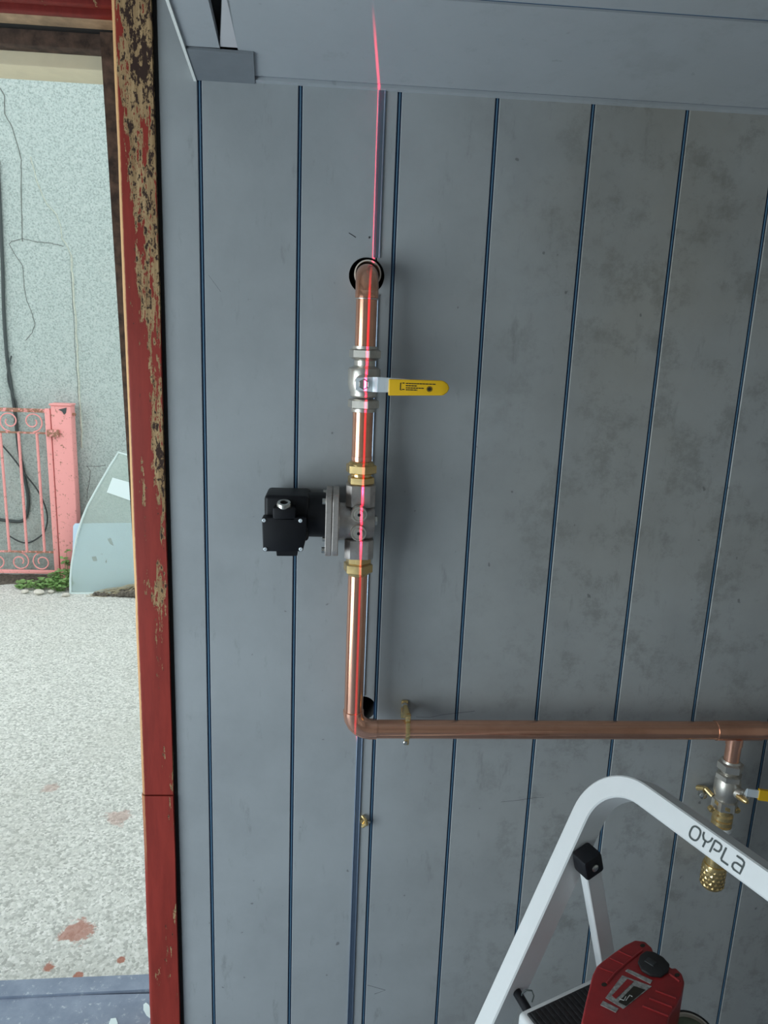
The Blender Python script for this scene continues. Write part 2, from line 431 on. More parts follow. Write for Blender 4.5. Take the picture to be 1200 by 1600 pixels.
M['glass_edge'] = plain('pale_glass_edge', (0.62, 0.74, 0.72), 0.3)

def structure(o): o['kind'] = 'structure'; return o

# ------------------------------------------------------------------ the clad wall
STR0, STEP = -0.2395, 0.1667
XP, YP = 0.047, -0.055              # axis of the upright pipe
RP = 0.0183
ZT = 2.45
stripes = [STR0 + STEP * i for i in range(12)]
JX = 0.0939 - 0.0300                # joint strip between two cladding sheets
hole_up = U(573, 431, 0); hole_lo = U(566, 1108, 0)

wall = MB().box(-0.306, 1.95, 0.008, 0.14, 0, ZT).build('wall_back', M['substrate'], None, 0)
structure(wall)
HO = [(Vector((hole_up.x, -0.05, hole_up.z)), (0, 1, 0), 0.0315, 0.17), (Vector((hole_lo.x, -0.05, hole_lo.z)), (0, 1, 0), 0.0285, 0.17)]
cut(wall, HO)
hw = 0.0036
edges = [-0.306] + stripes + [1.95]
spans = []
for i in range(len(edges) - 1):
    a = edges[i] + (hw if i else 0.0); b = edges[i + 1] - (hw if i < len(edges) - 2 else 0)
    if b - a < 0.01: continue
    if a < JX < b: spans += [(a, JX - 0.001), (JX + 0.001, b)]
    else: spans.append((a, b))
for (a, b) in spans:
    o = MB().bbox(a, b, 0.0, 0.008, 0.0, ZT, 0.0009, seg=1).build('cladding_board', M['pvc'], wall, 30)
    hs = [h for h in HO if a - 0.04 < h[0].x < b + 0.04]
    if hs: cut(o, hs)
for sx in stripes:
    b = MB()
    b.mat(0).box(sx - hw, sx + hw, 0.0030, 0.0080, 0, ZT)
    b.mat(1).box(sx - 0.0009, sx + 0.0009, 0.0012, 0.0031, 0, ZT)
    b.build('inlay_strip', [M['blue'], M['blue_light']], wall, 0)
# joint strip, upper and lower lengths (broken at the bored holes)
def joint(z0, z1):
    b = MB()
    prof = [(-0.0065, 0.0), (-0.0065, -0.0022), (-0.0050, -0.0034), (-0.0035, -0.0022), (0.0035, -0.0022), (0.0050, -0.0034), (0.0065, -0.0022), (0.0065, 0.0)]
    n = len(prof); vs = [(JX + p[0], p[1], z) for z in (z0, z1) for p in prof]
    fs = [(k, (k + 1) % n, n + (k + 1) % n, n + k) for k in range(n)] + [tuple(range(n)), tuple(range(n, 2 * n))]
    b.add(vs, fs); return b.build('joint_strip', M['alu_trim'], wall, 0)
joint(0, hole_lo.z - 0.030); joint(hole_lo.z + 0.03, hole_up.z - 0.031); joint(hole_up.z + 0.031, 1.965)

# dark strip filling the gap beside the post and hairline scratches, pencil marks
structure(MB().box(-0.3125, -0.3055, -0.0005, 0.13, 0, ZT).build('trim_1', M['black_gap'], None, 0))
def mark(pts, r, name='pencil_mark', mt='pencil'):
    return MB().tube([U(u, v, 0.0002) for u, v in pts], r, 5).build(name, M[mt], wall)
mark([(545, 364), (550, 367), (556, 371)], 0.0008)
mark([(576, 371), (578, 371)], 0.0018)
mark([(650, 1120), (672, 1121), (690, 1117), (715, 1114), (742, 1111)], 0.0004, 'scratch')
mark([(783, 1253), (812, 1250), (838, 1246), (850, 1246)], 0.0004, 'scratch')
mark([(574, 1539), (602, 1547), (585, 1553)], 0.0005, 'scratch')
mark([(326, 430), (345, 456)], 0.0003, 'scratch')

# ------------------------------------------------------------------ boxed soffit over the wall
def sz(y): return 1.966 + 0.19 * (-y)
def slab(b, x0, x1, y0, y1, dz=0.0, th=0.010):
    vs = [(x, y, sz(y) + dz + t) for x in (x0, x1) for y in (y0, y1) for t in (0, th)]
    return b.add(vs, [(0, 1, 3, 2), (4, 6, 7, 5), (0, 4, 5, 1), (2, 3, 7, 6), (0, 2, 6, 4), (1, 5, 7, 3)])
sof = MB(); slab(sof, -0.246, 1.95, 0.0, -0.80, 0.022, 0.012)
soffit = structure(sof.build('ceiling', M['substrate'], None, 0))
SY = [-0.012, -0.235, -0.402, -0.569, -0.80]
GX = -0.165
for i in range(4):
    a = SY[i] - 0.0034; c = SY[i + 1] + 0.0034
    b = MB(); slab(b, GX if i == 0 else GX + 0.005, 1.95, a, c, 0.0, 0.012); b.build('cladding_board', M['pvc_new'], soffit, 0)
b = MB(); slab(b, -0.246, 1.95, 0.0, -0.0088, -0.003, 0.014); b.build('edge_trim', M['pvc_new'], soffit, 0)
for y in SY[:-1]:
    b = MB()
    b.mat(0); slab(b, GX, 1.95, y + 0.0034, y - 0.0034, 0.003, 0.004)
    b.mat(1); slab(b, GX, 1.95, y + 0.0009, y - 0.0009, 0.0022, 0.003)
    b.build('inlay_strip', [M['blue'], M['blue_light']], soffit, 0)
# end of the soffit: narrow strip, wedge-shaped gap, grey cover piece, white edge
def flat(b, pts, dz, th):
    n = len(pts); vs = [(x, y, sz(y) + dz) for x, y in pts] + [(x, y, sz(y) + dz + th) for x, y in pts]
    return b.add(vs, [tuple(range(n)), tuple(range(n, 2 * n))] + [(k, (k + 1) % n, n + (k + 1) % n, n + k) for k in range(n)])
def sp(u, v):                        # photograph point on the soffit plane
    d = ray(u, v); t = (1.966 - 0.19 * CAM.y - CAM.z) / (d.z + 0.19 * d.y); q = CAM + d * t; return (q.x, q.y)
g1, g2, g3 = sp(326, 0), sp(344, 76), sp(347, 0)
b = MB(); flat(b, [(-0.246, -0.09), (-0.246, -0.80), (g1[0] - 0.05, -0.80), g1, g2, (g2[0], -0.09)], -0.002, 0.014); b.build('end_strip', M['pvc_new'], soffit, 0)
b = MB(); flat(b, [(g2[0], -0.09), g2, g3, (g3[0] - 0.02, -0.80), (GX + 0.02, -0.80), (GX, -0.09)], 0.0, 0.012); b.build('cladding_board', M['pvc_lit'], soffit, 0)
p1, p2, p3, p4 = sp(303, 118), sp(300, 72), sp(396, 80), sp(398, 124)
b = MB(); flat(b, [(-0.246, -0.0), (-0.246, p2[1]), (p3[0], p3[1]), (p4[0], -0.0)], -0.0045, 0.004); b.build('cover_piece', M['pvc_patch'], soffit, 0)
b = MB(); flat(b, [(-0.2485, 0.0), (-0.2485, -0.80), (-0.2440, -0.80), (-0.2440, 0.0)], -0.006, 0.022); b.build('edge_trim', M['white_trim'], soffit, 0)

# ------------------------------------------------------------------ doorway with flaking red frame
YF = -0.010
door = bpy.data.objects.new('door_1', None); COL.objects.link(door); door.location = (-0.35, 0, 0); structure(door)
def post(x0, x1, y0, y1, z0, z1, r=0.009, mt='peel', name='jamb'):
    pr = [(x1, y0), (x1, y1), (x0, y1)]
    for k in range(7):
        q = math.pi + (math.pi / 2) * k / 6
        pr.append((x0 + r + r * math.cos(q), y0 + r + r * math.sin(q)))
    n = len(pr); zs = [z0 + (z1 - z0) * i / 30 for i in range(31)]
    vs = []
    for z in zs:
        for (x, y) in pr:
            w = 0.0009 * mnoise.noise(Vector((x * 20, y * 20, z * 9)))
            vs.append((x + w, y + w, z))
    fs = [tuple(range(n)), tuple(range(30 * n, 31 * n))]
    for i in range(30):
        for k in range(n): fs.append((i * n + k, i * n + (k + 1) % n, i * n + n + (k + 1) % n, i * n + n + k))
    return MB().add(vs, fs).build(name, M[mt], door, 40)
xl = U(204, 800, YF).x; xr = U(259, 800, YF).x
zs_ = U(245, 1243, YF).z
post(xl, -0.3125, YF, 0.085, zs_ + 0.002, ZT)
post(xl - 0.0015, -0.3125, YF - 0.0012, 0.085, 0.0, zs_ - 0.001)
# stop behind the post, leaning a little
A = U(164, 120, 0.10); B = U(216, 930, 0.10)
b = MB(); vs = []
for (z, xx) in ((0.02, B.x + (B.x - A.x) / (A.z - B.z) * (B.z - 0.02)), (2.30, A.x - (B.x - A.x) / (A.z - B.z) * (2.3 - A.z))):
    vs += [(xx, 0.086, z), (-0.33, 0.086, z), (-0.33, 0.125, z), (xx, 0.125, z)]
b.add(vs, [(0, 1, 2, 3), (4, 5, 6, 7), (0, 1, 5, 4), (1, 2, 6, 5), (2, 3, 7, 6), (3, 0, 4, 7)]); b.build('door_stop', M['old_wood'], door, 0)
# head, from the red rail at the front back to the pale lintel outside
X0 = -1.30
def head(y0, y1, z0, z1, mt, name, bev=0.003, x1=None):
    MB().bbox(X0, xl + 0.004 if x1 is None else x1, y0, y1, z0, z1, bev).build(name, M[mt], door, 35)
head(-0.004, 0.016, U(80, 5, 0).z, ZT, 'peel_head', 'head_rail', 0.006)
head(0.016, 0.034, U(80, 27, 0.034).z, ZT, 'peel_head', 'head_moulding', 0.004)
head(0.034, 0.078, U(80, 42, 0.078).z, ZT, 'brown_ledge', 'head_lining')
head(0.078, 0.100, U(80, 46, 0.09).z, ZT, 'black_gap', 'groove')
head(0.100, 0.135, U(80, 82, 0.125).z, ZT, 'old_wood', 'weather_board', 0.006)
head(0.135, 0.215, U(80, 124, 0.20).z, ZT + 0.3, 'beige', 'lintel', 0.003)
# far jamb and wall beyond the opening (out of view)
post(-1.37, -1.30, YF, 0.085, 0, ZT)
structure(MB().box(-1.80, -1.37, 0.0, 0.14, 0, ZT).build('wall_front', M['room'], None, 0))

# floor and threshold
structure(MB().box(-1.80, 1.95, -3.0, 0.1365, -0.09, 0.0).build('floor', M['vinyl'], None, 0))
tA, tB, sA, sB = G(0, 1533, 0.004), G(235, 1523, 0.004), G(0, 1560, 0.004), G(235, 1548, 0.004)
def lin(p, q, x): return p.y + (q.y - p.y) * (x - p.x) / (q.x - p.x)
b = MB(); vs = []
for z in (-0.098, 0.006):
    vs += [(-1.37, lin(sA, sB, -1.37) + 0.003, z), (-0.31, lin(sA, sB, -0.31) + 0.003, z), (-0.31, lin(tA, tB, -0.31), z), (-1.37, lin(tA, tB, -1.37), z)]
b.add(vs, [(0, 1, 2, 3), (4, 5, 6, 7), (0, 1, 5, 4), (1, 2, 6, 5), (2, 3, 7, 6), (3, 0, 4, 7)])
structure(b.build('trim_2', M['vinyl'], None, 0))

# rest of the room (behind the camera): side wall with an opening for daylight
structure(MB().box(1.95, 2.05, -3.0, 0.14, 0, ZT).build('wall_right', M['room'], None, 0))
structure(MB().box(-1.80, 1.95, -3.1, -3.0, 0, ZT).build('wall_rear', M['room'], None, 0))
wl = MB().box(-1.80, -1.72, -3.0, -2.22, 0, ZT).box(-1.80, -1.72, -0.48, 0.0, 0, ZT).box(-1.80, -1.72, -2.22, -0.48, 1.70, ZT)
structure(wl.build('wall_left', M['room'], None, 0))
wi = bpy.data.objects.new('door_2', None); COL.objects.link(wi); wi.location = (-1.76, -1.35, 0.0); structure(wi)
for y0_, y1_ in ((-2.24, -2.19), (-0.51, -0.46)): MB().bbox(-1.81, -1.70, y0_, y1_, 0.0, 1.72).build('jamb', M['ladder'], wi)
MB().bbox(-1.81, -1.70, -2.24, -0.46, 1.68, 1.73).build('head_rail', M['ladder'], wi)
structure(MB().box(-1.80, 1.95, -3.0, 0.14, ZT, ZT + 0.08).build('ceiling', M['room'], None, 0))

# ------------------------------------------------------------------ outside: yard, rendered wall
ZG = -0.10; YW = 3.50
structure(MB().box(-9, 5, 0.14, YW + 0.02, ZG - 0.1, ZG).build('ground', M['asphalt'], None, 0))
structure(MB().box(-9, -1.8, -6, 0.14, ZG - 0.1, ZG).build('ground_side', M['asphalt'], None, 0))
yw = structure(MB().box(-9, 5, YW, YW + 0.25, ZG - 0.1, 4.4).build('wall_yard', M['render_wall'], None, 0))
def wobble(pts, per=4, amp=0.6, seed=1):
    rnd = random.Random(seed); out = []
    for (a, b) in zip(pts[:-1], pts[1:]):
        for i in range(per):
            t = i / per
            out.append((a[0] + (b[0] - a[0]) * t + rnd.uniform(-amp, amp), a[1] + (b[1] - a[1]) * t + rnd.uniform(-amp, amp) * 0.5))
    return out + [pts[-1]]
def crack(pts, r, mt='crack', seed=1, amp=0.6):
    w = wobble(pts, 4, amp, seed); rs = [r * (0.7 + 0.6 * abs(mnoise.noise(Vector((i * 0.7, seed, 0))))) for i in range(len(w))]
    MB().tube([U(u, v, YW - 0.0005) for u, v in w], rs, 5).build('crack', M[mt], yw)
crack([(0, 137), (7, 150), (7, 178), (18, 196), (27, 225), (33, 250), (33, 290), (34, 340), (35, 377)], 0.0035, seed=2)
crack([(100, 385), (80, 380), (58, 378), (35, 373), (18, 377), (14, 382), (25, 400), (35, 415), (38, 450), (42, 470), (50, 490), (55, 507), (50, 520), (40, 532)], 0.0026, seed=3)
crack([(48, 245), (52, 262), (60, 290), (72, 318), (88, 335), (95, 355), (97, 372), (105, 385), (111, 398)], 0.0042, 'crack_fill', 4)
crack([(111, 398), (113, 430), (116, 470), (119, 510), (121, 550), (123, 600), (127, 650), (128, 700)], 0.0075, 'crack_fill', 5, 0.9)
crack([(112, 400), (111, 430), (114, 480), (117, 540), (121, 600), (124, 640)], 0.0016, 'crack', 6)
crack([(135, 728), (142, 735), (140, 750), (137, 765), (136, 780)], 0.0025, 'crack', 7)
crack([(135, 728), (150, 729), (165, 727)], 0.002, 'crack', 8)

def cable(name, pts, r, label, Y=YW - 0.012):
    P = [U(u, v, Y) for u, v in pts]
    out = []
    for i in range(len(P) - 1):
        p0, p1, p2, p3 = P[max(i - 1, 0)], P[i], P[i + 1], P[min(i + 2, len(P) - 1)]
        for k in range(5):
            t = k / 5
            out.append(0.5 * ((2 * p1) + (p2 - p0) * t + (2 * p0 - 5 * p1 + 4 * p2 - p3) * t * t + (3 * p1 - p0 - 3 * p2 + p3) * t ** 3))
    out.append(P[-1])
    tag(MB().tube(out, r, 8).build(name, M['cable']), label, 'cable')
cable('wall_cable', [(-4, 250), (0, 330), (4, 420), (6, 490), (11, 560), (17, 600), (24, 650), (29, 700), (36, 735), (43, 770), (44, 790), (40, 808), (30, 815), (0, 812), (-20, 808)], 0.011, 'thick dark cable running down the pale wall behind the pink gate')
cable('wall_cable', [(18, 556), (13, 575), (12, 590), (16, 608), (24, 625), (27, 640)], 0.005, 'thin cable loop hanging off the thick cable above the gate', YW - 0.02)
cable('wall_cable', [(0, 692), (20, 715), (40, 742), (58, 765), (70, 790), (74, 810), (70, 830), (60, 840), (45, 848), (30, 846), (12, 836)], 0.005, 'thin cable drooping in an arc behind the gate bars', YW - 0.024)

# gate
YG = 3.405
gx = lambda u, v: U(u, v, YG)
gt = thing('garden_gate', (gx(30, 900).x, YG, ZG), 'faded pink metal gate with scrollwork and rusty rails', 'gate')
zt1, zt2, zb1, zb2 = gx(40, 641).z, gx(40, 676).z, gx(40, 862).z, gx(40, 893).z
xgr = gx(82, 760).x; xgl = xgr - 1.05
def gbar(name, x0, x1, y, z0, z1, t, mt='gate'): MB().bbox(x0, x1, y - t, y + t, z0, z1, 0.003).build(name, M[mt], gt)
gbar('top_rail', xgl, xgr, YG, zt1 - 0.012, zt1 + 0.012, 0.008, 'gate_rust')
gbar('rail', xgl, xgr, YG, zt2 - 0.006, zt2 + 0.006, 0.008, 'gate_rust')
gbar('rail', xgl, xgr, YG, zb1 - 0.006, zb1 + 0.006, 0.008, 'gate_rust')
gbar('bottom_rail', xgl, xgr, YG, zb2 - 0.012, zb2 + 0.012, 0.008)
gbar('stile', xgr - 0.016, xgr + 0.016, YG, zb2 - 0.02, zt1 + 0.015, 0.014)
gbar('stile', xgl - 0.016, xgl + 0.016, YG, zb2 - 0.02, zt1 + 0.015, 0.014)
step = gx(60, 760).x - gx(32, 760).x
for i in range(11):
    x = gx(63, 760).x - step * i
    if x < xgl + 0.03: break
    MB().tube([(x, YG, zb1), (x, YG, zt2)], 0.0085, 10).build('bar', M['gate'], gt)
def scroll(cx, cz, r, sgn, up, turns=1.35):
    pts = []
    for k in range(34):
        t = k / 33; q = -math.pi / 2 + sgn * t * turns * 2 * math.pi; rr = r * (1 - 0.68 * t)
        pts.append((cx + rr * math.cos(q) * 1.0, YG, cz + up * rr * math.sin(q)))
    MB().tube(pts, 0.0045, 7).build('scroll', M['gate'], gt)
rr = (zt1 - zt2) / 2 - 0.006
for i in range(8):
    cx = xgr - 0.016 - rr * 1.25 - i * rr * 2.2
    if cx - rr < xgl: break
    scroll(cx, (zt1 + zt2) / 2, rr, 1 if i % 2 == 0 else -1, 1)
    scroll(cx, (zb1 + zb2) / 2, (zb1 - zb2) / 2 - 0.004, -1 if i % 2 == 0 else 1, -1)
# gate post
gp = thing('gate_post', (gx(105, 880).x, YG + 0.03, ZG), 'square pink painted gate post with chipped top beside the blue board', 'post')
xa, xb = U(87, 760, YG).x, U(118, 760, YG).x
zt = gx(100, 634).z
MB().bbox(xa, xb, YG - 0.01, YG + 0.07, ZG, zt, 0.006).build('shaft', M['gate'], gp)
MB().bbox(xa - 0.006, xb + 0.004, YG - 0.015, YG + 0.075, zt, zt + 0.012, 0.003).build('cap', M['gate'], gp)
MB().bbox(xa - 0.025, xa + 0.05, YG - 0.03, YG - 0.012, gx(95, 682).z, gx(95, 671).z, 0.004).build('hinge', M['gate_rust'], gp)
o = MB().prism([U(u, v, YG - 0.0125) for u, v in ((91, 640), (104, 637), (103, 645), (100, 648), (97, 643))], (0, 0.002, 0)).build('paint_chip', M['cable'], gp, 0)
MB().lathe([(0.010, 0), (0.010, 0.02)], (xb - 0.002, YG + 0.02, gx(115, 648).z), (1, 0, 0), 10).build('bolt', M['gate_rust'], gp)

# leaning pale board and curved glass sheet
def lean(u, v, y0, k, z0=ZG):          # photograph point on a plane that leans back to the wall by k per metre of height
    d = ray(u, v); t = (y0 + k * (CAM.z - z0) - CAM.y) / (d.y - k * d.z); return CAM + d * t
YGL = G(150, 928, ZG).y              # where the glass sheet stands
LB = lambda u, v: lean(u, v, YGL + 0.04, 0.10)
o = MB().prism([LB(114, 822), LB(117, 818), LB(225, 817), LB(245, 924), LB(112, 930)], (0, 0.010, 0), 0.002).build('leaning_board', M['board_blue'])
tag(o, 'pale blue board leaning at the foot of the yard wall, behind curved glass', 'board')
for j, pts in enumerate((((168, 842), (173, 840), (178, 853), (172, 850)), ((143, 870), (150, 869), (152, 876), (146, 877)), ((157, 865), (160, 865), (160, 867)), ((164, 878), (167, 873), (167, 880)))):
    MB().prism([LB(u, v) - Vector((0, 0.001, 0)) for u, v in pts], (0, 0.0012, 0)).build('scuff', M['crack'] if j != 1 else M['soil'], o, 0)
LG = lambda u, v: lean(u, v, YGL, 0.17)
curve = [(110, 927), (110, 905), (112, 882), (116, 858), (121, 835), (128, 812), (137, 790), (149, 768), (161, 747), (172, 728), (180, 716), (185, 707)]
rim = [LG(u, v) for u, v in curve] + [LG(198, 711), LG(235, 722)]
gl = thing('glass_sheet', LG(160, 928), 'tinted glass sheet with curved white edge leaning on the yard wall', 'glass')
gl.location.z = ZG
gsheet = rim + [LG(250, 925)]
MB().prism(gsheet, (0, 0.005, 0)).build('pane', M['glass'], gl, 0)
MB().tube(rim, 0.0075, 8).build('edge_strip', M['glass_edge'], gl)
MB().tube([LG(110, 927), LG(150, 927), LG(250, 926)], 0.006, 8).build('edge_strip', M['glass_edge'], gl)
MB().prism([LG(u, v) - Vector((0, 0.004, 0)) for u, v in ((176, 746), (215, 757), (215, 786), (167, 769))], (0, 0.002, 0)).build('sticker', M['paper'], gl, 0)

# weeds, stalks, stones
rnd = random.Random(5)
def weed(u, y, n, spread, h, label, z=ZG):
    p = Vector((U(u, 905, y).x, y, z))
    t = thing('weed', (p.x, p.y, z), label, 'plant', 'weeds along the yard wall')
    st = MB(); lf = MB()
    for i in range(n):
        a = rnd.uniform(0, 6.28); rr_ = spread * math.sqrt(rnd.random()); hh = h * rnd.uniform(0.35, 1.0) * (1.1 - rr_ / spread * 0.6)
        tip = Vector((p.x + rr_ * math.cos(a), p.y + rr_ * math.sin(a) * 0.5, z + hh))
        base = Vector((p.x + rr_ * 0.3 * math.cos(a), p.y + 0.1 * rr_ * math.sin(a), z))
        st.tube([base, (base + tip) / 2 + Vector((0, 0, hh * 0.2)), tip], 0.0012, 4)
        for k in range(3):
            c = tip + Vector((rnd.uniform(-1, 1), rnd.uniform(-1, 1), rnd.uniform(-.6, .4))) * 0.018
            q = rnd.uniform(0, 6.28); s = rnd.uniform(0.012, 0.022)
            d1 = Vector((math.cos(q), math.sin(q), rnd.uniform(-.3, .4))).normalized(); d2 = d1.cross(Vector((rnd.uniform(-.5, .5), -0.6, 1))).normalized()
            lf.add([c - d1 * s, c - d2 * s * .55 + d1 * s * .1, c + d1 * s, c + d2 * s * .55 + d1 * s * .1], [(0, 1, 2, 3)])
    st.build('stem', M['leaf'], t); f = lf.build('foliage', M['leaf'], t, 0, recalc=False); f['kind'] = 'stuff'
weed(93, 3.30, 60, 0.085, 0.165, 'leafy green weed at the foot of the pink gate post')
weed(60, 3.33, 34, 0.085, 0.085, 'low green weed growing under the pink gate')
weed(36, 3.35, 14, 0.05, 0.06, 'small sparse weed at the left under the gate')
weed(105, 3.37, 16, 0.02, 0.30, 'thin tall weed between the gate post and the glass sheet')
t = thing('dry_stalk_heap', (U(178, 925, YGL - 0.03).x, YGL - 0.03, ZG), 'heap of dry straw stalks in front of the leaning blue board', 'straw')
b = MB()
for i in range(130):
    u = 136 + 95 * math.sqrt(rnd.random()); y_ = rnd.uniform(YGL - 0.05, YGL - 0.014); hmax = 0.012 + 0.10 * (u - 136) / 95
    p = Vector((U(u, 920, y_).x, y_, ZG)); q = rnd.uniform(-0.5, 0.5); L = rnd.uniform(0.03, 0.09); z0 = rnd.uniform(0.002, hmax)
    b.tube([p + Vector((-L * math.cos(q), 0, z0 * 0.6)), p + Vector((0, rnd.uniform(-.01, .01), z0)), p + Vector((L * math.cos(q), 0.2 * L * math.sin(q), z0 * 0.8 + 0.3 * L * math.sin(q) * 0.3 + 0.004))], 0.0016, 4)
b.build('stalks', M['straw'], t)['kind'] = 'stuff'
b = MB()
for i in range(110):
    u = 140 + 85 * math.sqrt(rnd.random()); y_ = rnd.uniform(YGL - 0.05, YGL - 0.03); p = Vector((U(u, 920, y_).x, y_, ZG)); s = rnd.uniform(0.008, 0.024) * (0.5 + (u - 140) / 85)
    b.lathe([(s * .4, 0), (s, s * .5), (s * .8, s * 1.3), (0.001, s * 1.9)], p, (0, 0, 1), 6)
b.build('soil_crumbs', M['soil'], t)['kind'] = 'stuff'
# dirt gathered along the foot of the wall
b = MB(); N_ = 60; vs = []; fs = []
for i in range(N_ + 1):
    x = -4.2 + 5.2 * i / N_; w = 0.10 + 0.05 * mnoise.noise(Vector((x * 6, 0, 0))); hq = 0.045 + 0.03 * mnoise.noise(Vector((x * 9, 3, 0)))
    vs += [(x, YW - w, ZG - 0.002), (x, YW - w * 0.5, ZG + hq * 0.7), (x, YW + 0.005, ZG + hq)]
for i in range(N_):
    for k in range(2): fs.append((i * 3 + k, i * 3 + k + 1, i * 3 + 4 + k, i * 3 + 3 + k))
b.add(vs, fs); d_ = b.build('soil_bank', M['soil']); d_['kind'] = 'stuff'; tag(d_, 'dark soil gathered along the foot of the pale yard wall', 'soil')
def stone(u, v, s, label):
    p = G(u, v, ZG); bm = bmesh.new(); bmesh.ops.create_icosphere(bm, subdivisions=2, radius=s)
    for q in bm.verts:
        w = 1 + 0.35 * mnoise.noise(q.co * (1.3 / s) + Vector((u, v, 0))); q.co = Vector((q.co.x * w * 1.3, q.co.y * w, q.co.z * w * 0.7))
    lo_ = min(q.co.z for q in bm.verts)
    for q in bm.verts: q.co += p - Vector((0, 0, lo_))
    tag(MB().bm(bm).build('stone', M['stone']), label, 'stone', 'stones by the gate')
stone(61, 929, 0.026, 'pale rounded stone, largest by the weeds under the gate')
stone(40, 927, 0.018, 'small pale stone left of the largest stone near the gate')
stone(80, 927, 0.017, 'small pale stone right of the largest stone, below the leafy weed')
stone(103, 932, 0.020, 'grey stone beside the lower corner of the glass sheet')

# paint flakes on the doorstep
def flake(pts, label):
    o = MB().prism([G(u, v, 0.0005) for u, v in pts], (0, 0, 0.0012)).build('paint_flake', M['paper'], None, 0)
    tag(o, label, 'paint flake', 'flakes on the threshold')
flake([(228, 1567), (233, 1571), (236, 1580), (236, 1592), (229, 1587), (224, 1578), (224, 1570)], 'white curled paint flake on the blue-grey threshold, touching red post')
flake([(173, 1592), (181, 1591), (184, 1599), (183, 1606), (168, 1606)], 'white paint flake at the bottom edge of the blue-grey threshold')

# ------------------------------------------------------------------ copper gas pipe and fittings
def zp(v, y=YP, u=570): return U(u, v, y).z
def arc(c, a, b, r, n=12, q0=0, q1=math.pi / 2):
    return [Vector(c) + Vector(a) * r * math.cos(q0 + (q1 - q0) * k / n) + Vector(b) * r * math.sin(q0 + (q1 - q0) * k / n) for k in range(n + 1)]

# upper length with its elbow
z_el = hole_up.z - 0.002
up = thing('copper_pipe', (XP, YP, zp(541)), 'short upper copper pipe with elbow coming out of the hole in the grey wall', 'pipe', 'copper gas pipe run')
re = 0.030
bend = [Vector((XP, 0.10, z_el)), Vector((XP, YP + re, z_el))] + [Vector((XP, YP + re - re * math.sin(q), z_el - re + re * math.cos(q))) for q in [math.pi / 2 * k / 12 for k in range(1, 13)]]
zc0 = zp(466)
MB().tube(bend, RP + 0.0014, 28).build('elbow', M['copper'], up)
MB().lathe([(RP + 0.0005, 0), (RP + 0.0018, 0.001), (RP + 0.0018, (z_el - re) - zc0 + 0.002), (RP + 0.0012, (z_el - re) - zc0 + 0.003)], (XP, YP, zc0), (0, 0, 1)).build('socket', M['copper_new'], up)
MB().lathe([(RP + 0.0001, 0), (RP + 0.0022, 0.0008), (RP + 0.0022, 0.0022), (RP + 0.0001, 0.003)], (XP, YP, zc0 - 0.0025), (0, 0, 1)).build('solder_ring', M['solder'], up)
MB().lathe([(RP, 0), (RP, zc0 - zp(541) + 0.012)], (XP, YP, zp(541) - 0.010), (0, 0, 1)).build('pipe', M['copper'], up)
o = MB(); rs = 0.0238
o.lathe([(rs, 0), (rs, 0.05), (rs - 0.0022, 0.05), (rs - 0.0022, 0), (rs, 0)], (hole_up.x + 0.0015, -0.006, hole_up.z + 0.003), (0, 1, 0), 40, closed_ends=False)
o = o.build('wall_sleeve', M['ring_white']); tag(o, 'cream plastic sleeve ring around the elbow in the upper wall hole', 'sleeve')

# ball valve
zv0, zv1 = zp(643), zp(541)
bv = thing('ball_valve', (XP, YP, zv0), 'nickel ball valve with long yellow lever on the upright copper pipe', 'valve')
ax = (0, 0, 1)
def part_nut(par, v1, v0, r, mt, name='nut', rot=0.25, y=YP, x=XP, u=570):
    z0, z1 = U(u, v0, y).z, U(u, v1, y).z
    MB().hexn(r, 0, z1 - z0, (x, y, z0), ax, 0.0018, rot).build(name, M[mt], par, 20); return z0, z1
part_nut(bv, 545, 561, 0.0245, 'nickel')
MB().lathe([(RP, 0), (RP + 0.004, 0.0005), (RP + 0.004, zp(541) - zp(546))], (XP, YP, zp(546)), ax).build('collar', M['nickel'], bv)
z0 = zp(575); MB().lathe([(0.0225, 0), (0.0185, 0.004), (0.0185, zp(561) - z0 - 0.003), (0.022, zp(561) - z0)], (XP, YP, z0), ax).build('neck', M['nickel'], bv)
z0, z1 = zp(621), zp(574); L = z1 - z0
MB().lathe([(0.020, 0), (0.0235, 0.003), (0.0235, 0.008), (0.026, 0.013), (0.0285, L * .45), (0.0285, L - 0.006), (0.0275, L - 0.002), (0.024, L)], (XP, YP, z0), ax, 36).build('body', M['nickel'], bv)
part_nut(bv, 623, 639, 0.0245, 'nickel')
MB().lathe([(RP, 0), (RP + 0.0035, 0.001), (RP + 0.0035, zp(638) - zp(644))], (XP, YP, zp(644)), ax).build('collar', M['nickel'], bv)
st = U(568, 600, YP - 0.04); sx, szv = st.x, st.z
MB().lathe([(0.0155, 0), (0.0155, 0.016), (0.012, 0.018), (0.008, 0.019), (0.008, 0.026)], (sx, YP - 0.022, szv), (0, -1, 0), 28).build('stem_boss', M['nickel'], bv)
MB().hexn(0.0080, 0, 0.007, (sx, YP - 0.046, szv), (0, -1, 0), 0.001).build('lever_nut', M['zinc'], bv, 20)
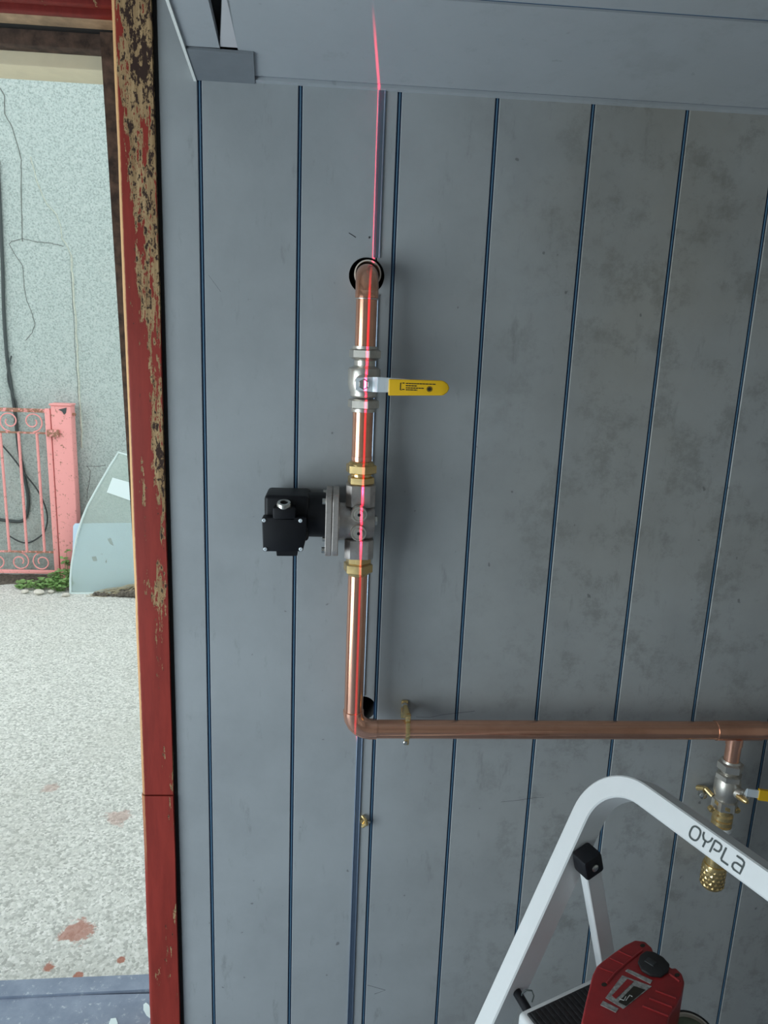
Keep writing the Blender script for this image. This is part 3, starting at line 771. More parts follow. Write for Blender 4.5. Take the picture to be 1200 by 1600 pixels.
# lever: steel strap stepped forward, yellow sleeve
YL = YP - 0.045; YS = YP - 0.058
pA = Vector((sx - 0.013, YL, szv)); pB = U(583, 601, YL); pC = U(590, 601, YS); pD = U(700, 606, YS)
lev = MB()
def strap(b, path, hw_, th):
    for i in range(len(path) - 1):
        p, q, h0, h1 = path[i], path[i + 1], hw_[i], hw_[i + 1]
        t = (q - p).normalized(); nn = Vector((0, 0, 1)).cross(t).normalized(); w = Vector((0, 0, 1))
        vs = [p - w * h0 - nn * th, p + w * h0 - nn * th, p + w * h0 + nn * th, p - w * h0 + nn * th,
              q - w * h1 - nn * th, q + w * h1 - nn * th, q + w * h1 + nn * th, q - w * h1 + nn * th]
        b.add(vs, [(0, 1, 2, 3), (4, 5, 6, 7), (0, 1, 5, 4), (1, 2, 6, 5), (2, 3, 7, 6), (3, 0, 4, 7)])
    return b
strap(lev, [pA, Vector((pB.x, YL, szv)), Vector((pC.x, YS, pC.z)), U(640, 603, YS)], [0.010, 0.0125, 0.0125, 0.011], 0.0014)
lever = lev.build('lever', M['steel'], bv, 0)
g0 = U(607, 605, YS); g1_ = U(689, 606, YS); g2_ = U(702, 606.5, YS)
hh = (U(640, 591, YS).z - U(640, 617, YS).z) / 2
outl = [(g0.x, g0.z - hh), (g1_.x, g1_.z - hh * 0.92)]
outl += [(g1_.x + 0.004, g1_.z - hh * 0.90), (g2_.x - 0.003, g2_.z - hh * 0.5), (g2_.x, g2_.z), (g2_.x - 0.003, g2_.z + hh * 0.5), (g1_.x + 0.004, g1_.z + hh * 0.84), (g1_.x, g1_.z + hh * 0.9), (g0.x, g0.z + hh)]
YT = YS - 0.0045
MB().prism([(x, YT, z) for x, z in outl], (0, 0.009, 0), 0.0022, 3).build('grip', M['yellow'], lever)
b = MB()
def ink(u0, v0, u1, v1, b=b):
    p = U(u0, v0, YT); q = U(u1, v1, YT); b.box(p.x, q.x, YT - 0.0003, YT + 0.0002, q.z, p.z)
ink(625.2, 598, 626.2, 609.5); ink(625.2, 598, 628, 598.8); ink(625.2, 608.9, 628, 609.7); ink(629, 597.7, 632, 599.5); ink(628, 607.7, 632, 609.3)
for (v0, u0, u1) in ((598.3, 634, 681), (601.8, 634, 651), (605.2, 634, 662), (608.2, 634, 652)):
    u = u0
    while u < u1:
        w = rnd.uniform(2, 5); ink(u, v0 + (u - u0) * 0.03, min(u + w, u1), v0 + 1.7 + (u - u0) * 0.03); u += w + 0.7
c = U(671, 608, YT)
for k in range(2): b.lathe([((0.0048, 0.0034)[k], 0), ((0.0048, 0.0034)[k], 0.0005), ((0.0040, 0.0001)[k], 0.0005), ((0.0040, 0.0001)[k], 0)], (c.x, YT + 0.0002, c.z), (0, -1, 0), 24, closed_ends=False)
b.build('print', M['ink'], lever, 0)

# middle length
md = thing('copper_pipe', (XP, YP, zp(720)), 'short middle copper pipe between yellow-lever valve and solenoid valve', 'pipe', 'copper gas pipe run')
MB().lathe([(RP, 0), (RP, zp(643) - zp(720) + 0.006)], (XP, YP, zp(720) - 0.004), ax).build('pipe', M['copper'], md)
MB().lathe([(RP, 0), (RP + 0.0006, 0.0004), (RP + 0.0006, 0.006), (RP, 0.0064)], (XP, YP, zp(718)), ax).build('insert_mark', M['copper_new'], md)

# solenoid valve: brass couplings, cast body, black coil
sv = thing('solenoid_valve', (XP, YP, zp(893)), 'gas solenoid valve with black coil box and brass couplings', 'valve')
def ring(par, v1, v0, prof, mt, name):
    z0, z1 = zp(v0), zp(v1); H = z1 - z0
    MB().lathe([(r, t * H) for r, t in prof], (XP, YP, z0), ax).build(name, M[mt], par)
ring(sv, 720, 727, [(0.0235, 0), (0.0235, 0.35), (0.021, 0.8), (RP, 1)], 'brass', 'coupling_ring')
part_nut(sv, 724, 740, 0.0248, 'brass', 'coupling_nut', 0.2)
ring(sv, 739, 746, [(0.019, 0), (0.019, 1)], 'brass', 'thread')
part_nut(sv, 743, 757, 0.0215, 'brass', 'coupling_nut', 0.2)
def octo(v1, v0, h, c):
    z0, z1 = zp(v0), zp(v1)
    pr = [(-h + c, -h), (h - c, -h), (h, -h + c), (h, h - c), (h - c, h), (-h + c, h), (-h, h - c), (-h, -h + c)]
    MB().prism([(XP + a, YP + b_, z0) for a, b_ in pr], (0, 0, z1 - z0), 0.0014, 2).build('body_end', M['cast'], sv, 25)
octo(756, 789, 0.0262, 0.0095); octo(840, 869, 0.0262, 0.0095)
part_nut(sv, 867, 880, 0.0205, 'brass', 'coupling_nut', 0.2)
ring(sv, 877, 882, [(0.019, 0), (0.019, 1)], 'brass', 'thread')
part_nut(sv, 878, 894, 0.0242, 'brass', 'coupling_nut', 0.2)
ring(sv, 891, 898, [(RP, 0), (0.0205, 0.4), (0.022, 1)], 'brass', 'coupling_ring')
zc = zp(815); Lb = 0.075
zB = zp(786) - zp(843)
bx0 = U(527, 812, YP).x; bx1 = U(586, 812, YP).x
MB().lathe([(zB / 2 + 0.003, 0), (zB / 2, 0.004), (zB / 2 - 0.0015, (bx1 - bx0) - 0.010), (zB / 2 - 0.006, (bx1 - bx0) - 0.002), (0.012, bx1 - bx0)], (bx0, YP, zc), (1, 0, 0), 40).build('body', M['cast'], sv)
MB().hexn(0.008, 0, 0.006, (bx1 - 0.002, YP - 0.008, zp(811)), (1, 0, 0), 0.001).build('side_screw', M['zinc'], sv, 20)
# flange plate: rounded square with four bolts
fx0, fx1 = U(509, 812, YP).x, U(529, 812, YP).x
fh = (zp(760) - zp(854)) / 2
def rsq(h, r, x, n=6):
    out = []
    for (cy, cz, q0) in ((1, 1, 0), (-1, 1, 90), (-1, -1, 180), (1, -1, 270)):
        for k in range(n + 1):
            q = math.radians(q0 + 90 * k / n); out.append((x, YP + cy * (h - r) + r * math.cos(q), zc + 0.001 + cz * (h - r) + r * math.sin(q)))
    return out
fm = (fx0 + fx1) / 2
hy = fh * 0.92
MB().prism([(x, YP + (y - YP) * 0.92, z) for x, y, z in rsq(fh, 0.016, fx0)], (fm - fx0 - 0.0006, 0, 0), 0.0012, 1).build('flange', M['cast'], sv, 30)
MB().prism([(x, YP + (y - YP) * 0.92, z) for x, y, z in rsq(fh, 0.016, fm + 0.0006)], (fx1 - fm - 0.0006, 0, 0), 0.0012, 1).build('flange', M['cast'], sv, 30)
for cy in (-1, 1):
    for cz in (-1, 1):
        p = (fx0 - 0.006, YP + cy * (hy - 0.012), zc + cz * (fh - 0.012))
        MB().lathe([(0.0055, 0), (0.0055, 0.006), (0.0045, 0.007)], p, (1, 0, 0), 14).build('flange_bolt', M['zinc'], sv)
# two test-point screws on the front
for (u, v) in ((561, 803), (560, 832)):
    p = U(u, v, YP - 0.036); o = MB().lathe([(0.0145, 0), (0.0145, 0.0135), (0.0137, 0.0150), (0.0118, 0.0150), (0.0112, 0.0132), (0.0088, 0.0132), (0.0083, 0.0170), (0.0040, 0.0170)], (p.x, YP - 0.028, p.z), (0, -1, 0), 28).build('test_point', M['nickel'], sv)
    MB().hexn(0.0028, 0, 0.0006, (p.x, YP - 0.0449, p.z), (0, -1, 0), 0.0001).build('socket', M['black'], o, 20)
# coil
cxa, cxb = U(416, 805, YP).x, U(509, 805, YP).x
zca, zcb = zp(840), zp(771)
coil = bpy.data.objects.new('coil', None)
rc = (zcb - zca) / 2
cz0 = (zcb + zca) / 2
body = MB().bbox(cxa, U(484, 800, YP).x, YP - rc * 0.95, YP + rc * 0.95, cz0 - rc, cz0 + rc, 0.007, seg=3)
body.lathe([(rc * 0.98, 0), (rc * 0.98, 0.03), (rc * 0.93, cxb - U(482, 800, YP).x)], (U(482, 800, YP).x, YP, cz0), (1, 0, 0), 40)
co = body.build('coil', M['black'], sv)
YB = YP - rc * 0.95
YC = YB - 0.020
jb = [(U(u, v, YC).x, U(u, v, YC).z) for u, v in ((409, 809), (479, 809), (479, 838), (473, 862), (411, 862))]
jo = MB().prism([(x, YC, z) for x, z in jb], (0, 0.026, 0), 0.0022, 2).build('junction_box', M['black'], sv, 40)
q = [(U(u, v, YC).x, U(u, v, YC).z) for u, v in ((431, 861), (465, 861), (464, 870), (432, 870))]
MB().prism([(x, YC + 0.004, z) for x, z in q], (0, 0.02, 0), 0.001, 1).build('cable_tab', M['black'], jo, 30)
q0, q1_ = U(426, 807, YC), U(462, 794, YC)
MB().bbox(q0.x, q1_.x, YC + 0.000, YC + 0.032, q0.z - 0.008, q1_.z, 0.003).build('gland_base', M['black'], jo)
gl_p = U(444, 795, YC + 0.016)
gd = Vector((0.0, -0.30, 0.95)).normalized()
gb = Vector((gl_p.x, YC + 0.015, gl_p.z - 0.004))
MB().lathe([(0.0125, 0), (0.0125, 0.016), (0.0112, 0.018), (0.0068, 0.018), (0.0064, 0.006), (0.001, 0.006)], gb, gd, 24).build('cable_gland', M['zinc'], jo)
for (u, v) in ((412.5, 813), (469.5, 813.5), (414.5, 858), (470, 858)):
    p = U(u, v, YC); s_ = MB().lathe([(0.0034, 0), (0.0034, 0.0016), (0.0026, 0.0022), (0.0012, 0.0022), (0.001, 0.0008)], (p.x, YC + 0.0004, p.z), (0, -1, 0), 16).build('cover_screw', M['steel'], jo)

# lower run: upright, elbow, level pipe with tee, branch
ZH = U(800, 1140, YP).z
RH = 0.0181
lr = thing('copper_pipe', (XP, YP, ZH - RH), 'long lower copper pipe bending into the level run along the wall', 'pipe', 'copper gas pipe run')
re2 = 0.034
ztop = zp(896); zel = ZH + re2
zs1 = zp(1110); 
MB().lathe([(RP, 0), (RP, ztop - zs1 + 0.02)], (XP, YP, zs1 - 0.012), ax).build('pipe', M['copper'], lr)
MB().lathe([(RP + 0.0018, 0), (RP + 0.0018, zs1 - zel), (RP + 0.0002, zs1 - zel + 0.001)], (XP, YP, zel), ax).build('socket', M['copper_new'], lr)
bend = [Vector((XP + re2 - re2 * math.cos(q), YP, zel - re2 * math.sin(q))) for q in [math.pi / 2 * k / 5 for k in range(6)]]
bend = [Vector((XP, YP, zel + 0.001))] + bend + [Vector((U(588, 1140, YP).x, YP, ZH))]
MB().tube(bend, RP + 0.0017, 28).build('elbow', M['copper_new'], lr)
xt0 = U(1117, 1140, YP).x; xt1 = U(1188, 1140, YP).x; XE = 1.6
MB().lathe([(RH, 0), (RH, xt0 - U(586, 1140, YP).x + 0.01)], (U(586, 1140, YP).x, YP, ZH), (1, 0, 0)).build('pipe', M['copper'], lr)
tee = MB().lathe([(RH + 0.0003, 0), (RH + 0.0017, 0.0008), (RH + 0.0017, xt1 - xt0 - 0.0008), (RH + 0.0003, xt1 - xt0)], (xt0, YP, ZH), (1, 0, 0)).build('tee', M['copper'], lr)
MB().lathe([(RH, 0), (RH, XE - xt1 + 0.006)], (xt1 - 0.006, YP, ZH), (1, 0, 0)).build('pipe', M['copper'], lr)
XB = U(1146, 1168, YP).x
zb_ = lambda v: U(1140, v, YP).z
MB().lathe([(0.0150, 0), (0.0150, ZH - zb_(1192))], (XB, YP, zb_(1192)), ax).build('branch', M['copper_new'], lr)
MB().lathe([(0.0165, 0), (0.0165, 0.012), (0.017, 0.018)], (XB, YP, ZH - RH - 0.013), ax).build('branch_socket', M['copper_new'], lr)

# small valve on the branch
sm = thing('ball_valve', (XB, YP, zb_(1262)), 'small nickel gas valve with yellow lever under the level copper pipe', 'valve')
def sring(v1, v0, prof, mt, name, par=None, n=32):
    z0, z1 = zb_(v0), zb_(v1); H = z1 - z0
    return MB().lathe([(r, t * H) for r, t in prof], (XB, YP, z0), ax, n).build(name, M[mt], par or sm)
MB().hexn(0.0222, 0, zb_(1190) - zb_(1203), (XB, YP, zb_(1203)), ax, 0.0016, 0.2).build('nut', M['nickel'], sm, 20)
sring(1187, 1191, [(0.019, 0), (0.0165, 1)], 'nickel', 'collar')
sring(1200, 1211, [(0.020, 0), (0.0165, 0.25), (0.0165, 0.7), (0.0195, 1)], 'nickel', 'neck')
MB().hexn(0.0225, 0, zb_(1207) - zb_(1217), (XB, YP, zb_(1217)), ax, 0.0014, 0.35).build('body_hex', M['nickel'], sm, 20)
sring(1209, 1249, [(0.018, 0), (0.0215, 0.06), (0.0225, 0.2), (0.0255, 0.3), (0.0255, 0.74), (0.0225, 0.82), (0.0215, 0.93), (0.018, 1)], 'nickel', 'body')
MB().hexn(0.0228, 0, zb_(1246) - zb_(1262), (XB, YP, zb_(1262)), ax, 0.0016, 0.3).build('nut', M['nickel'], sm, 20)
sd = Vector((0.45, -0.86, 0.0)).normalized()
ps = Vector((XB, YP, zb_(1229)))
MB().lathe([(0.0125, 0), (0.0125, 0.034), (0.0095, 0.037), (0.006, 0.037), (0.006, 0.046)], ps, sd, 24).build('stem_boss', M['nickel'], sm)
MB().hexn(0.007, 0.040, 0.047, ps, sd, 0.001).build('lever_nut', M['zinc'], sm, 20)
MB().lathe([(0.006, 0), (0.006, 0.02), (0.004, 0.024)], U(1153, 1243, YP - 0.03), (0.3, -0.95, 0), 14).build('stop_pin', M['brass'], sm)
lvp = [ps + sd * 0.038, U(1167, 1238, YP - 0.042), U(1186, 1241, YP - 0.046), U(1240, 1249, YP - 0.048)]
lb = MB(); strap(lb, lvp, [0.008, 0.0085, 0.0085, 0.007], 0.0014); lv2 = lb.build('lever', M['steel'], sm, 0)
gA = U(1185, 1241, YP - 0.046); gB = U(1275, 1254, YP - 0.048)
gb2 = MB(); strap(gb2, [gA, gB], [0.0115, 0.010], 0.0035); gb2.build('grip', M['yellow'], lv2, 0)

# quick-release coupling below the small valve
qc = thing('hose_coupling', (XB, YP, zb_(1383)), 'brass quick-release hose coupling with knurled sleeve below the small valve', 'coupling')
sring(1260, 1268, [(0.0165, 0), (0.0165, 1)], 'brass', 'thread', qc)
sring(1266, 1293, [(0.0185, 0), (0.0205, 0.06), (0.0205, 0.2), (0.018, 0.25), (0.0205, 0.32), (0.0205, 0.5), (0.018, 0.55), (0.0205, 0.62), (0.0205, 0.8), (0.017, 0.9), (0.017, 1)], 'brass', 'hose_tail', qc)
sring(1288, 1295, [(0.021, 0), (0.0215, 0.5), (0.0205, 1)], 'ptfe', 'tape_ring', qc)
sring(1293, 1352, [(0.0205, 0), (0.0205, 0.75), (0.018, 0.85), (0.018, 1)], 'brass', 'barrel', qc)
z0, z1 = zb_(1383), zb_(1348); Hk = z1 - z0
kn = sring(1348, 1383, [(0.0205, 0), (0.0235, 0.08), (0.0240, 0.9), (0.0225, 1.0)], 'brass', 'sleeve', qc, 36)
kb = MB()
for row in range(5):
    for k in range(16):
        q = 2 * math.pi * (k + 0.5 * (row % 2)) / 16; z = z0 + Hk * (0.14 + 0.165 * row)
        p = Vector((XB + 0.0238 * math.cos(q), YP + 0.0238 * math.sin(q), z)); o_ = Vector((math.cos(q), math.sin(q), 0)); t_ = Vector((-math.sin(q), math.cos(q), 0)); w_ = Vector((0, 0, 1)); s = 0.0046
        kb.add([p - t_ * s, p - w_ * s, p + t_ * s, p + w_ * s, p + o_ * 0.0016], [(0, 1, 4), (1, 2, 4), (2, 3, 4), (3, 0, 4)])
kb.build('knurl', M['brass'], kn, 0)['kind'] = 'stuff'

# brass pipe clips
def clip(u, label, x=None):
    X = U(u, 1140, YP).x
    c = thing('pipe_clip', (X, YP, ZH - RH - 0.012), label, 'pipe clip')
    n = 26; pts = [Vector((X, YP + (RH + 0.0016) * math.cos(2 * math.pi * k / n), ZH + (RH + 0.0016) * math.sin(2 * math.pi * k / n))) for k in range(n)]
    b = MB()
    vs = []; fs = []
    for k in range(n):
        q = 2 * math.pi * k / n
        for (dx, rr_) in ((-0.0042, RH + 0.0002), (-0.0042, RH + 0.0022), (0, RH + 0.0030), (0.0042, RH + 0.0022), (0.0042, RH + 0.0002)):
            vs.append((X + dx, YP + rr_ * math.cos(q), ZH + rr_ * math.sin(q)))
    for k in range(n):
        for j in range(5): fs.append((k * 5 + j, k * 5 + (j + 1) % 5, ((k + 1) % n) * 5 + (j + 1) % 5, ((k + 1) % n) * 5 + j))
    b.add(vs, fs).build('ring', M['brass'], c)
    MB().bbox(X - 0.0045, X + 0.0045, YP - 0.009, YP + 0.007, ZH - RH - 0.0125, ZH - RH, 0.0025).build('lug', M['brass'], c)
    MB().bbox(X - 0.005, X + 0.006, YP - 0.008, YP + 0.008, ZH + RH, ZH + RH + 0.013, 0.003).build('lug', M['brass'], c)
    MB().lathe([(0.0045, 0), (0.0045, 0.002), (0.003, 0.0035)], (X - 0.003, YP - 0.008, ZH - RH - 0.006), (0, -1, 0), 12).build('screw', M['zinc'], c)
    # boss and arm to the wall plate
    pl = U(u - 4, 1100, 0.0)
    MB().tube([(X + 0.001, YP + 0.004, ZH + RH + 0.008), (X - 0.002, YP + 0.03, ZH + RH + 0.012), (pl.x + 0.001, -0.007, pl.z - 0.014)], [0.0065, 0.006, 0.0065], 12).build('arm', M['brass'], c)
    MB().bbox(pl.x - 0.007, pl.x + 0.007, -0.006, 0.0, pl.z - 0.030, pl.z + 0.010, 0.0025).build('plate', M['brass'], c)
    MB().lathe([(0.0070, 0), (0.0070, 0.004), (0.0050, 0.0075), (0.001, 0.009)], (pl.x, -0.0055, pl.z), (0, -1, 0), 16).build('screw', M['zinc'], c)
clip(636, 'brass pipe clip screwed to the wall, holding the level copper pipe')
# clip on the wall side of the small valve
p0 = U(1092, 1231, -0.002)
c2 = thing('pipe_clip', (p0.x, -0.006, p0.z - 0.01), 'brass pipe clip with protruding screws left of the small valve', 'pipe clip')
e0, e1, e2 = U(1086, 1230, -0.03), U(1104, 1233, -0.035), U(1120, 1252, YP)
MB().tube([U(1090, 1231, -0.004), U(1102, 1232, -0.02), e1, U(1113, 1243, -0.045)], [0.006, 0.0055, 0.005, 0.005], 10).build('arm', M['brass'], c2)
MB().lathe([(0.0045, 0), (0.0045, 0.02), (0.0085, 0.021), (0.0080, 0.029), (0.003, 0.032)], U(1092, 1231, -0.002), (-0.15, -0.98, 0), 16).build('screw', M['zinc'], c2)
zz = zb_(1256); n = 26; vs = []; fs = []
for k in range(n):
    q = 2 * math.pi * k / n
    for (dz, rr_) in ((-0.004, 0.0215), (-0.004, 0.0235), (0.004, 0.0235), (0.004, 0.0215)):
        vs.append((XB + rr_ * math.cos(q), YP + rr_ * math.sin(q), zz + dz - 0.35 * rr_ * math.cos(q)))
for k in range(n):
    for j in range(4): fs.append((k * 4 + j, k * 4 + (j + 1) % 4, ((k + 1) % n) * 4 + (j + 1) % 4, ((k + 1) % n) * 4 + j))
MB().add(vs, fs).build('ring', M['brass'], c2)
for (u, v) in ((1109, 1261), (1149, 1263)):
    MB().lathe([(0.0035, 0), (0.0065, 0.002), (0.0065, 0.009), (0.004, 0.011)], U(u, v, YP - 0.004), (0, -1, 0), 12).build('screw', M['brass'], c2)

# leftover clip half beside the joint strip, and its loose screw
cp = U(569, 1281, 0)
lc = thing('pipe_clip', (cp.x, -0.004, cp.z - 0.012), 'empty brass clip half sticking out beside the lower joint strip', 'pipe clip')
MB().tube([Vector((cp.x - 0.005, -0.004, cp.z + 0.013)), Vector((cp.x + 0.003, -0.010, cp.z + 0.006)), Vector((cp.x + 0.0045, -0.011, cp.z - 0.002)), Vector((cp.x - 0.003, -0.006, cp.z - 0.011))], [0.003, 0.0035, 0.004, 0.004], 10).build('half_ring', M['brass'], lc)
MB().lathe([(0.006, 0), (0.006, 0.006)], (cp.x - 0.002, 0.0, cp.z), (0, -1, 0), 14).build('base', M['brass'], lc)
ws = U(576.5, 1284, 0)
tag(MB().lathe([(0.0030, 0), (0.0030, 0.002), (0.0015, 0.0032)], (ws.x, 0.0002, ws.z), (0, -1, 0), 12).build('wall_screw', M['zinc']), 'tiny screw head in the wall right of the empty brass clip', 'screw')

# ------------------------------------------------------------------ step ladder
LC = Vector((0.440, -0.321, 0.900)); LD = Vector((0.400, -0.9165, 0)).normalized(); LN = Vector((LD.y, -LD.x, 0)).normalized()
TA = math.radians(25); LL = (Vector((0, 0, -1)) * math.cos(TA) + LN * math.sin(TA)).normalized()
LM = LD.cross(LL).normalized()
if LM.dot(LN) < 0: LM = -LM
LW, Lr = 0.42, 0.085
ld_ = thing('step_ladder', (LC.x, LC.y, 0.0), 'white metal step ladder with looped handrail lettered OYPLA', 'ladder')
TW, TD = 0.033, 0.046
def rectprof(w, d, c=0.0022):
    w /= 2; d /= 2
    return [(-w + c, -d), (w - c, -d), (w, -d + c), (w, d - c), (w - c, d), (-w + c, d), (-w, d - c), (-w, -d + c)]
path = [LC + LL * (0.9 / math.cos(TA) - 0.006), LC + LL * 0.5]
ca = LC + LL * Lr + LD * Lr
path += [ca - LD * Lr * math.cos(q) - LL * Lr * math.sin(q) for q in [math.pi / 2 * k / 14 for k in range(15)]]
cb = LC + LD * (LW - Lr) + LL * Lr
path += [cb - LL * Lr * math.cos(q) + LD * Lr * math.sin(q) for q in [math.pi / 2 * k / 14 for k in range(15)]]
path += [LC + LD * LW + LL * 0.5, LC + LD * LW + LL * (0.9 / math.cos(TA) - 0.006)]
rail = MB().sweep([p - LM * TD / 2 for p in path], rectprof(TW, TD), LM).build('handrail', M['ladder'], ld_, 30)
for s in (0, LW):
    foot = LC + LD * s + LL * (0.9 / math.cos(TA)) - LM * TD / 2
    MB().bbox(-0.022, 0.022, -0.02, 0.02, 0.0, 0.03, 0.004, Matrix.Translation((foot.x, foot.y, 0))).build('foot', M['rubber'], ld_)
# rear legs
ZPL = 0.55
for s, sg in ((0.0, 1), (LW, -1)):
    hp = LC + LL * 0.145 + LD * (s + sg * (TW / 2 + 0.020)) - LM * TD * 0.5
    rho = math.radians(17)
    rl = (Vector((0, 0, -1)) * math.cos(rho) - LN * math.sin(rho)).normalized()
    side = LD.cross(rl).normalized()
    end = hp + rl * ((hp.z - 0.006) / math.cos(rho))
    MB().sweep([hp, end], rectprof(0.018, 0.030, 0.0015), rl.cross(LD).normalized() if False else side, True).build('rear_leg', M['ladder'], ld_, 20)
    MB().bbox(-0.016, 0.016, -0.016, 0.016, 0.0, 0.03, 0.004, Matrix.Translation((end.x, end.y, 0))).build('foot', M['rubber'], ld_)
    Mh = Matrix.Translation(hp) @ Matrix((( LD.x, side.x, -rl.x, 0), (LD.y, side.y, -rl.y, 0), (LD.z, side.z, -rl.z, 0), (0, 0, 0, 1)))
    hg = MB().bbox(-0.019 if sg > 0 else -0.014, 0.014 if sg > 0 else 0.019, -0.018, 0.018, -0.018, 0.020, 0.005, Mh).build('hinge_block', M['black'], ld_)
    MB().lathe([(0.006, 0), (0.006, 0.0015), (0.0045, 0.0025)], hp + LD * sg * 0.0135, LD * sg, 16).build('rivet', M['zinc'], hg)
# platform: frame tray, black tread, lower steps
def pl_corner(a, c, z): return LC + LN * 0 + LD * a - LN * c + Vector((0, 0, z - LC.z))
fA = G(808, 1580, ZPL)
da = (fA - LC).dot(LD); dn = (fA - LC).dot(-LN)
def slabp(a0, a1, n0, n1, z0, z1, bev, seg=3):
    b = MB(); Mx = Matrix(((LD.x, -LN.x, 0, LC.x), (LD.y, -LN.y, 0, LC.y), (0, 0, 1, 0), (0, 0, 0, 1)))
    return b.bbox(a0, a1, n0, n1, z0, z1, bev, Mx, seg)
slabp(da, LW - da, dn, dn + 0.235, ZPL - 0.030, ZPL, 0.009).build('platform', M['ladder'], ld_)
tr = slabp(da + 0.010, LW - da - 0.010, dn + 0.010, dn + 0.225, ZPL - 0.004, ZPL + 0.0022, 0.002, 1).build('tread', M['tread'], ld_)
rb = MB(); Mx = Matrix(((LD.x, -LN.x, 0, LC.x), (LD.y, -LN.y, 0, LC.y), (0, 0, 1, 0), (0, 0, 0, 1)))
k = dn + 0.016
while k < dn + 0.22:
    rb.box(da + 0.014, LW - da - 0.014, k, k + 0.004, ZPL + 0.002, ZPL + 0.0034, Mx); k += 0.009
rb.build('rib', M['tread'], tr, 0)['kind'] = 'stuff'
def rail_at(z): return LC + LL * ((LC.z - z) / math.cos(TA))
for z in (0.28,):
    c = rail_at(z); d0 = (c - LC).dot(-LN)
    slabp(0.017, LW - 0.017, d0 - 0.03, d0 + 0.12, z - 0.028, z, 0.006).build('step', M['ladder'], ld_)
# black pivot rods between rail and platform
for s, sg in ((0.0, 1), (LW, -1)):
    zr = ZPL - 0.012
    q0_ = rail_at(zr + 0.008) + LD * (s + sg * 0.012) - LM * TD * .5; 
    q1b = LC + LD * (s + sg * (da + 0.01)) + LN * (-(dn + 0.022)) ; q1b.z = zr
    MB().tube([q0_, q1b], 0.0075, 12).build('pivot_rod', M['black'], ld_)
wl_ = [G(815, 1558, ZPL - 0.01), G(816, 1552, ZPL), G(822, 1547, ZPL + 0.006), G(831, 1548, ZPL + 0.006), G(834, 1556, ZPL), G(831, 1566, ZPL - 0.006)]
tag(MB().tube(wl_, 0.0013, 6).build('wire_loop', M['cable']), 'thin black wire loop poking out behind the ladder platform', 'wire')
# lettering OYPLA on the face of the top bar
def bar_uv(a, h): return LC + LD * a - LL * h + LM * 0.0004
def bar_hit(u, v):                   # where a ray meets the bar's face
    d = ray(u, v); t = (LC - CAM).dot(LM) / d.dot(LM); p = CAM + d * t - LC; return p.dot(LD), -p.dot(LL)
aO = bar_hit(1083, 1289); aE = bar_hit(1166, 1347)
H_ = 0.0195; W_ = (aE[0] - aO[0]) / 5.35
x0 = aO[0]; base = -H_ / 2
tx = MB()
def ribbon(pts, w):
    n = len(pts); vs = []
    for i in range(n):
        t = Vector(pts[min(i + 1, n - 1)]) - Vector(pts[max(i - 1, 0)]); nn = Vector((-t.y, t.x)).normalized() * w / 2
        for s in (-1, 1):
            q = bar_uv(pts[i][0] + nn.x * s, pts[i][1] + nn.y * s); vs.append(q); vs.append(q + LM * 0.0004)
    fs = []
    for i in range(n - 1):
        a = i * 4; c = a + 4
        fs += [(a + 1, a + 3, c + 3, c + 1), (a, a + 1, c + 1, c), (a + 3, a + 2, c + 2, c + 3)]
    tx.add(vs, fs)
def gl_(k, pts): return [(x0 + W_ * (k * 1.10 + px), base + H_ * py) for px, py in pts]
def ell(cx, cy, rx, ry, q0, q1, n=20, p=1.0): 
    out = []
    for i in range(n + 1):
        q = math.radians(q0 + (q1 - q0) * i / n); c, s = math.cos(q), math.sin(q)
        out.append((cx + rx * math.copysign(abs(c) ** p, c), cy + ry * math.copysign(abs(s) ** p, s)))
    return out
sw = 0.0024
ribbon(gl_(0, ell(.48, .5, .46, .46, 90, 450, 28, 0.75)), sw)
ribbon(gl_(1, [(.06, .97), (.10, .72), (.28, .52), (.5, .5)]), sw); ribbon(gl_(1, [(.94, .97), (.90, .72), (.72, .52), (.5, .5)]), sw); ribbon(gl_(1, [(.5, .5), (.5, .03)]), sw)
ribbon(gl_(2, [(.12, .03), (.12, .95)]), sw); ribbon(gl_(2, [(.12, .94), (.6, .94), (.80, .88), (.88, .66), (.80, .44), (.6, .38), (.30, .38)]), sw)
ribbon(gl_(3, [(.12, .97), (.12, .14), (.20, .05), (.85, .05)]), sw)
ribbon(gl_(4, [(.06, .94), (.6, .94), (.82, .86), (.88, .68), (.88, .05), (.3, .05), (.10, .14), (.06, .30), (.12, .46), (.3, .53), (.86, .53)]), sw)
tx.build('lettering', M['cable'], rail, 0, recalc=False)

# ------------------------------------------------------------------ red cordless tool lying on the platform
ZTt = ZPL + 0.105
tool = thing('cordless_drill', G(985, 1590, ZPL + 0.004), 'red and black cordless power tool lying on the ladder platform', 'power tool')
def tp(u, v, z=ZTt): return G(u, v, z)
out = [(908, 1598), (916, 1562), (926, 1522), (933, 1508), (941, 1501), (960, 1487), (976, 1476), (992, 1468), (1008, 1470), (1019, 1480), (1023, 1492), (1032, 1500), (1044, 1508), (1050, 1512), (1056, 1511), (1066, 1521), (1070, 1534), (1066, 1552), (1058, 1570), (1046, 1588), (1040, 1620), (960, 1632), (925, 1615)]
hb = MB().prism([tp(u, v) for u, v in out], (0, 0, -0.088), 0.013, 4).build('housing', M['tool_red'], tool, 50)
def top_piece(name, pts, mt, h, z=ZTt, bev=0.0, par=hb):
    return MB().prism([tp(u, v, z - 0.0005) for u, v in pts], (0, 0, h), bev, 2).build(name, M[mt], par, 40)
top_piece('vent_cover', [(996, 1506), (1000, 1495), (1009, 1489), (1022, 1491), (1036, 1499), (1046, 1510), (1044, 1521), (1033, 1529), (1016, 1527), (1002, 1519)], 'rubber', 0.005, bev=0.002)
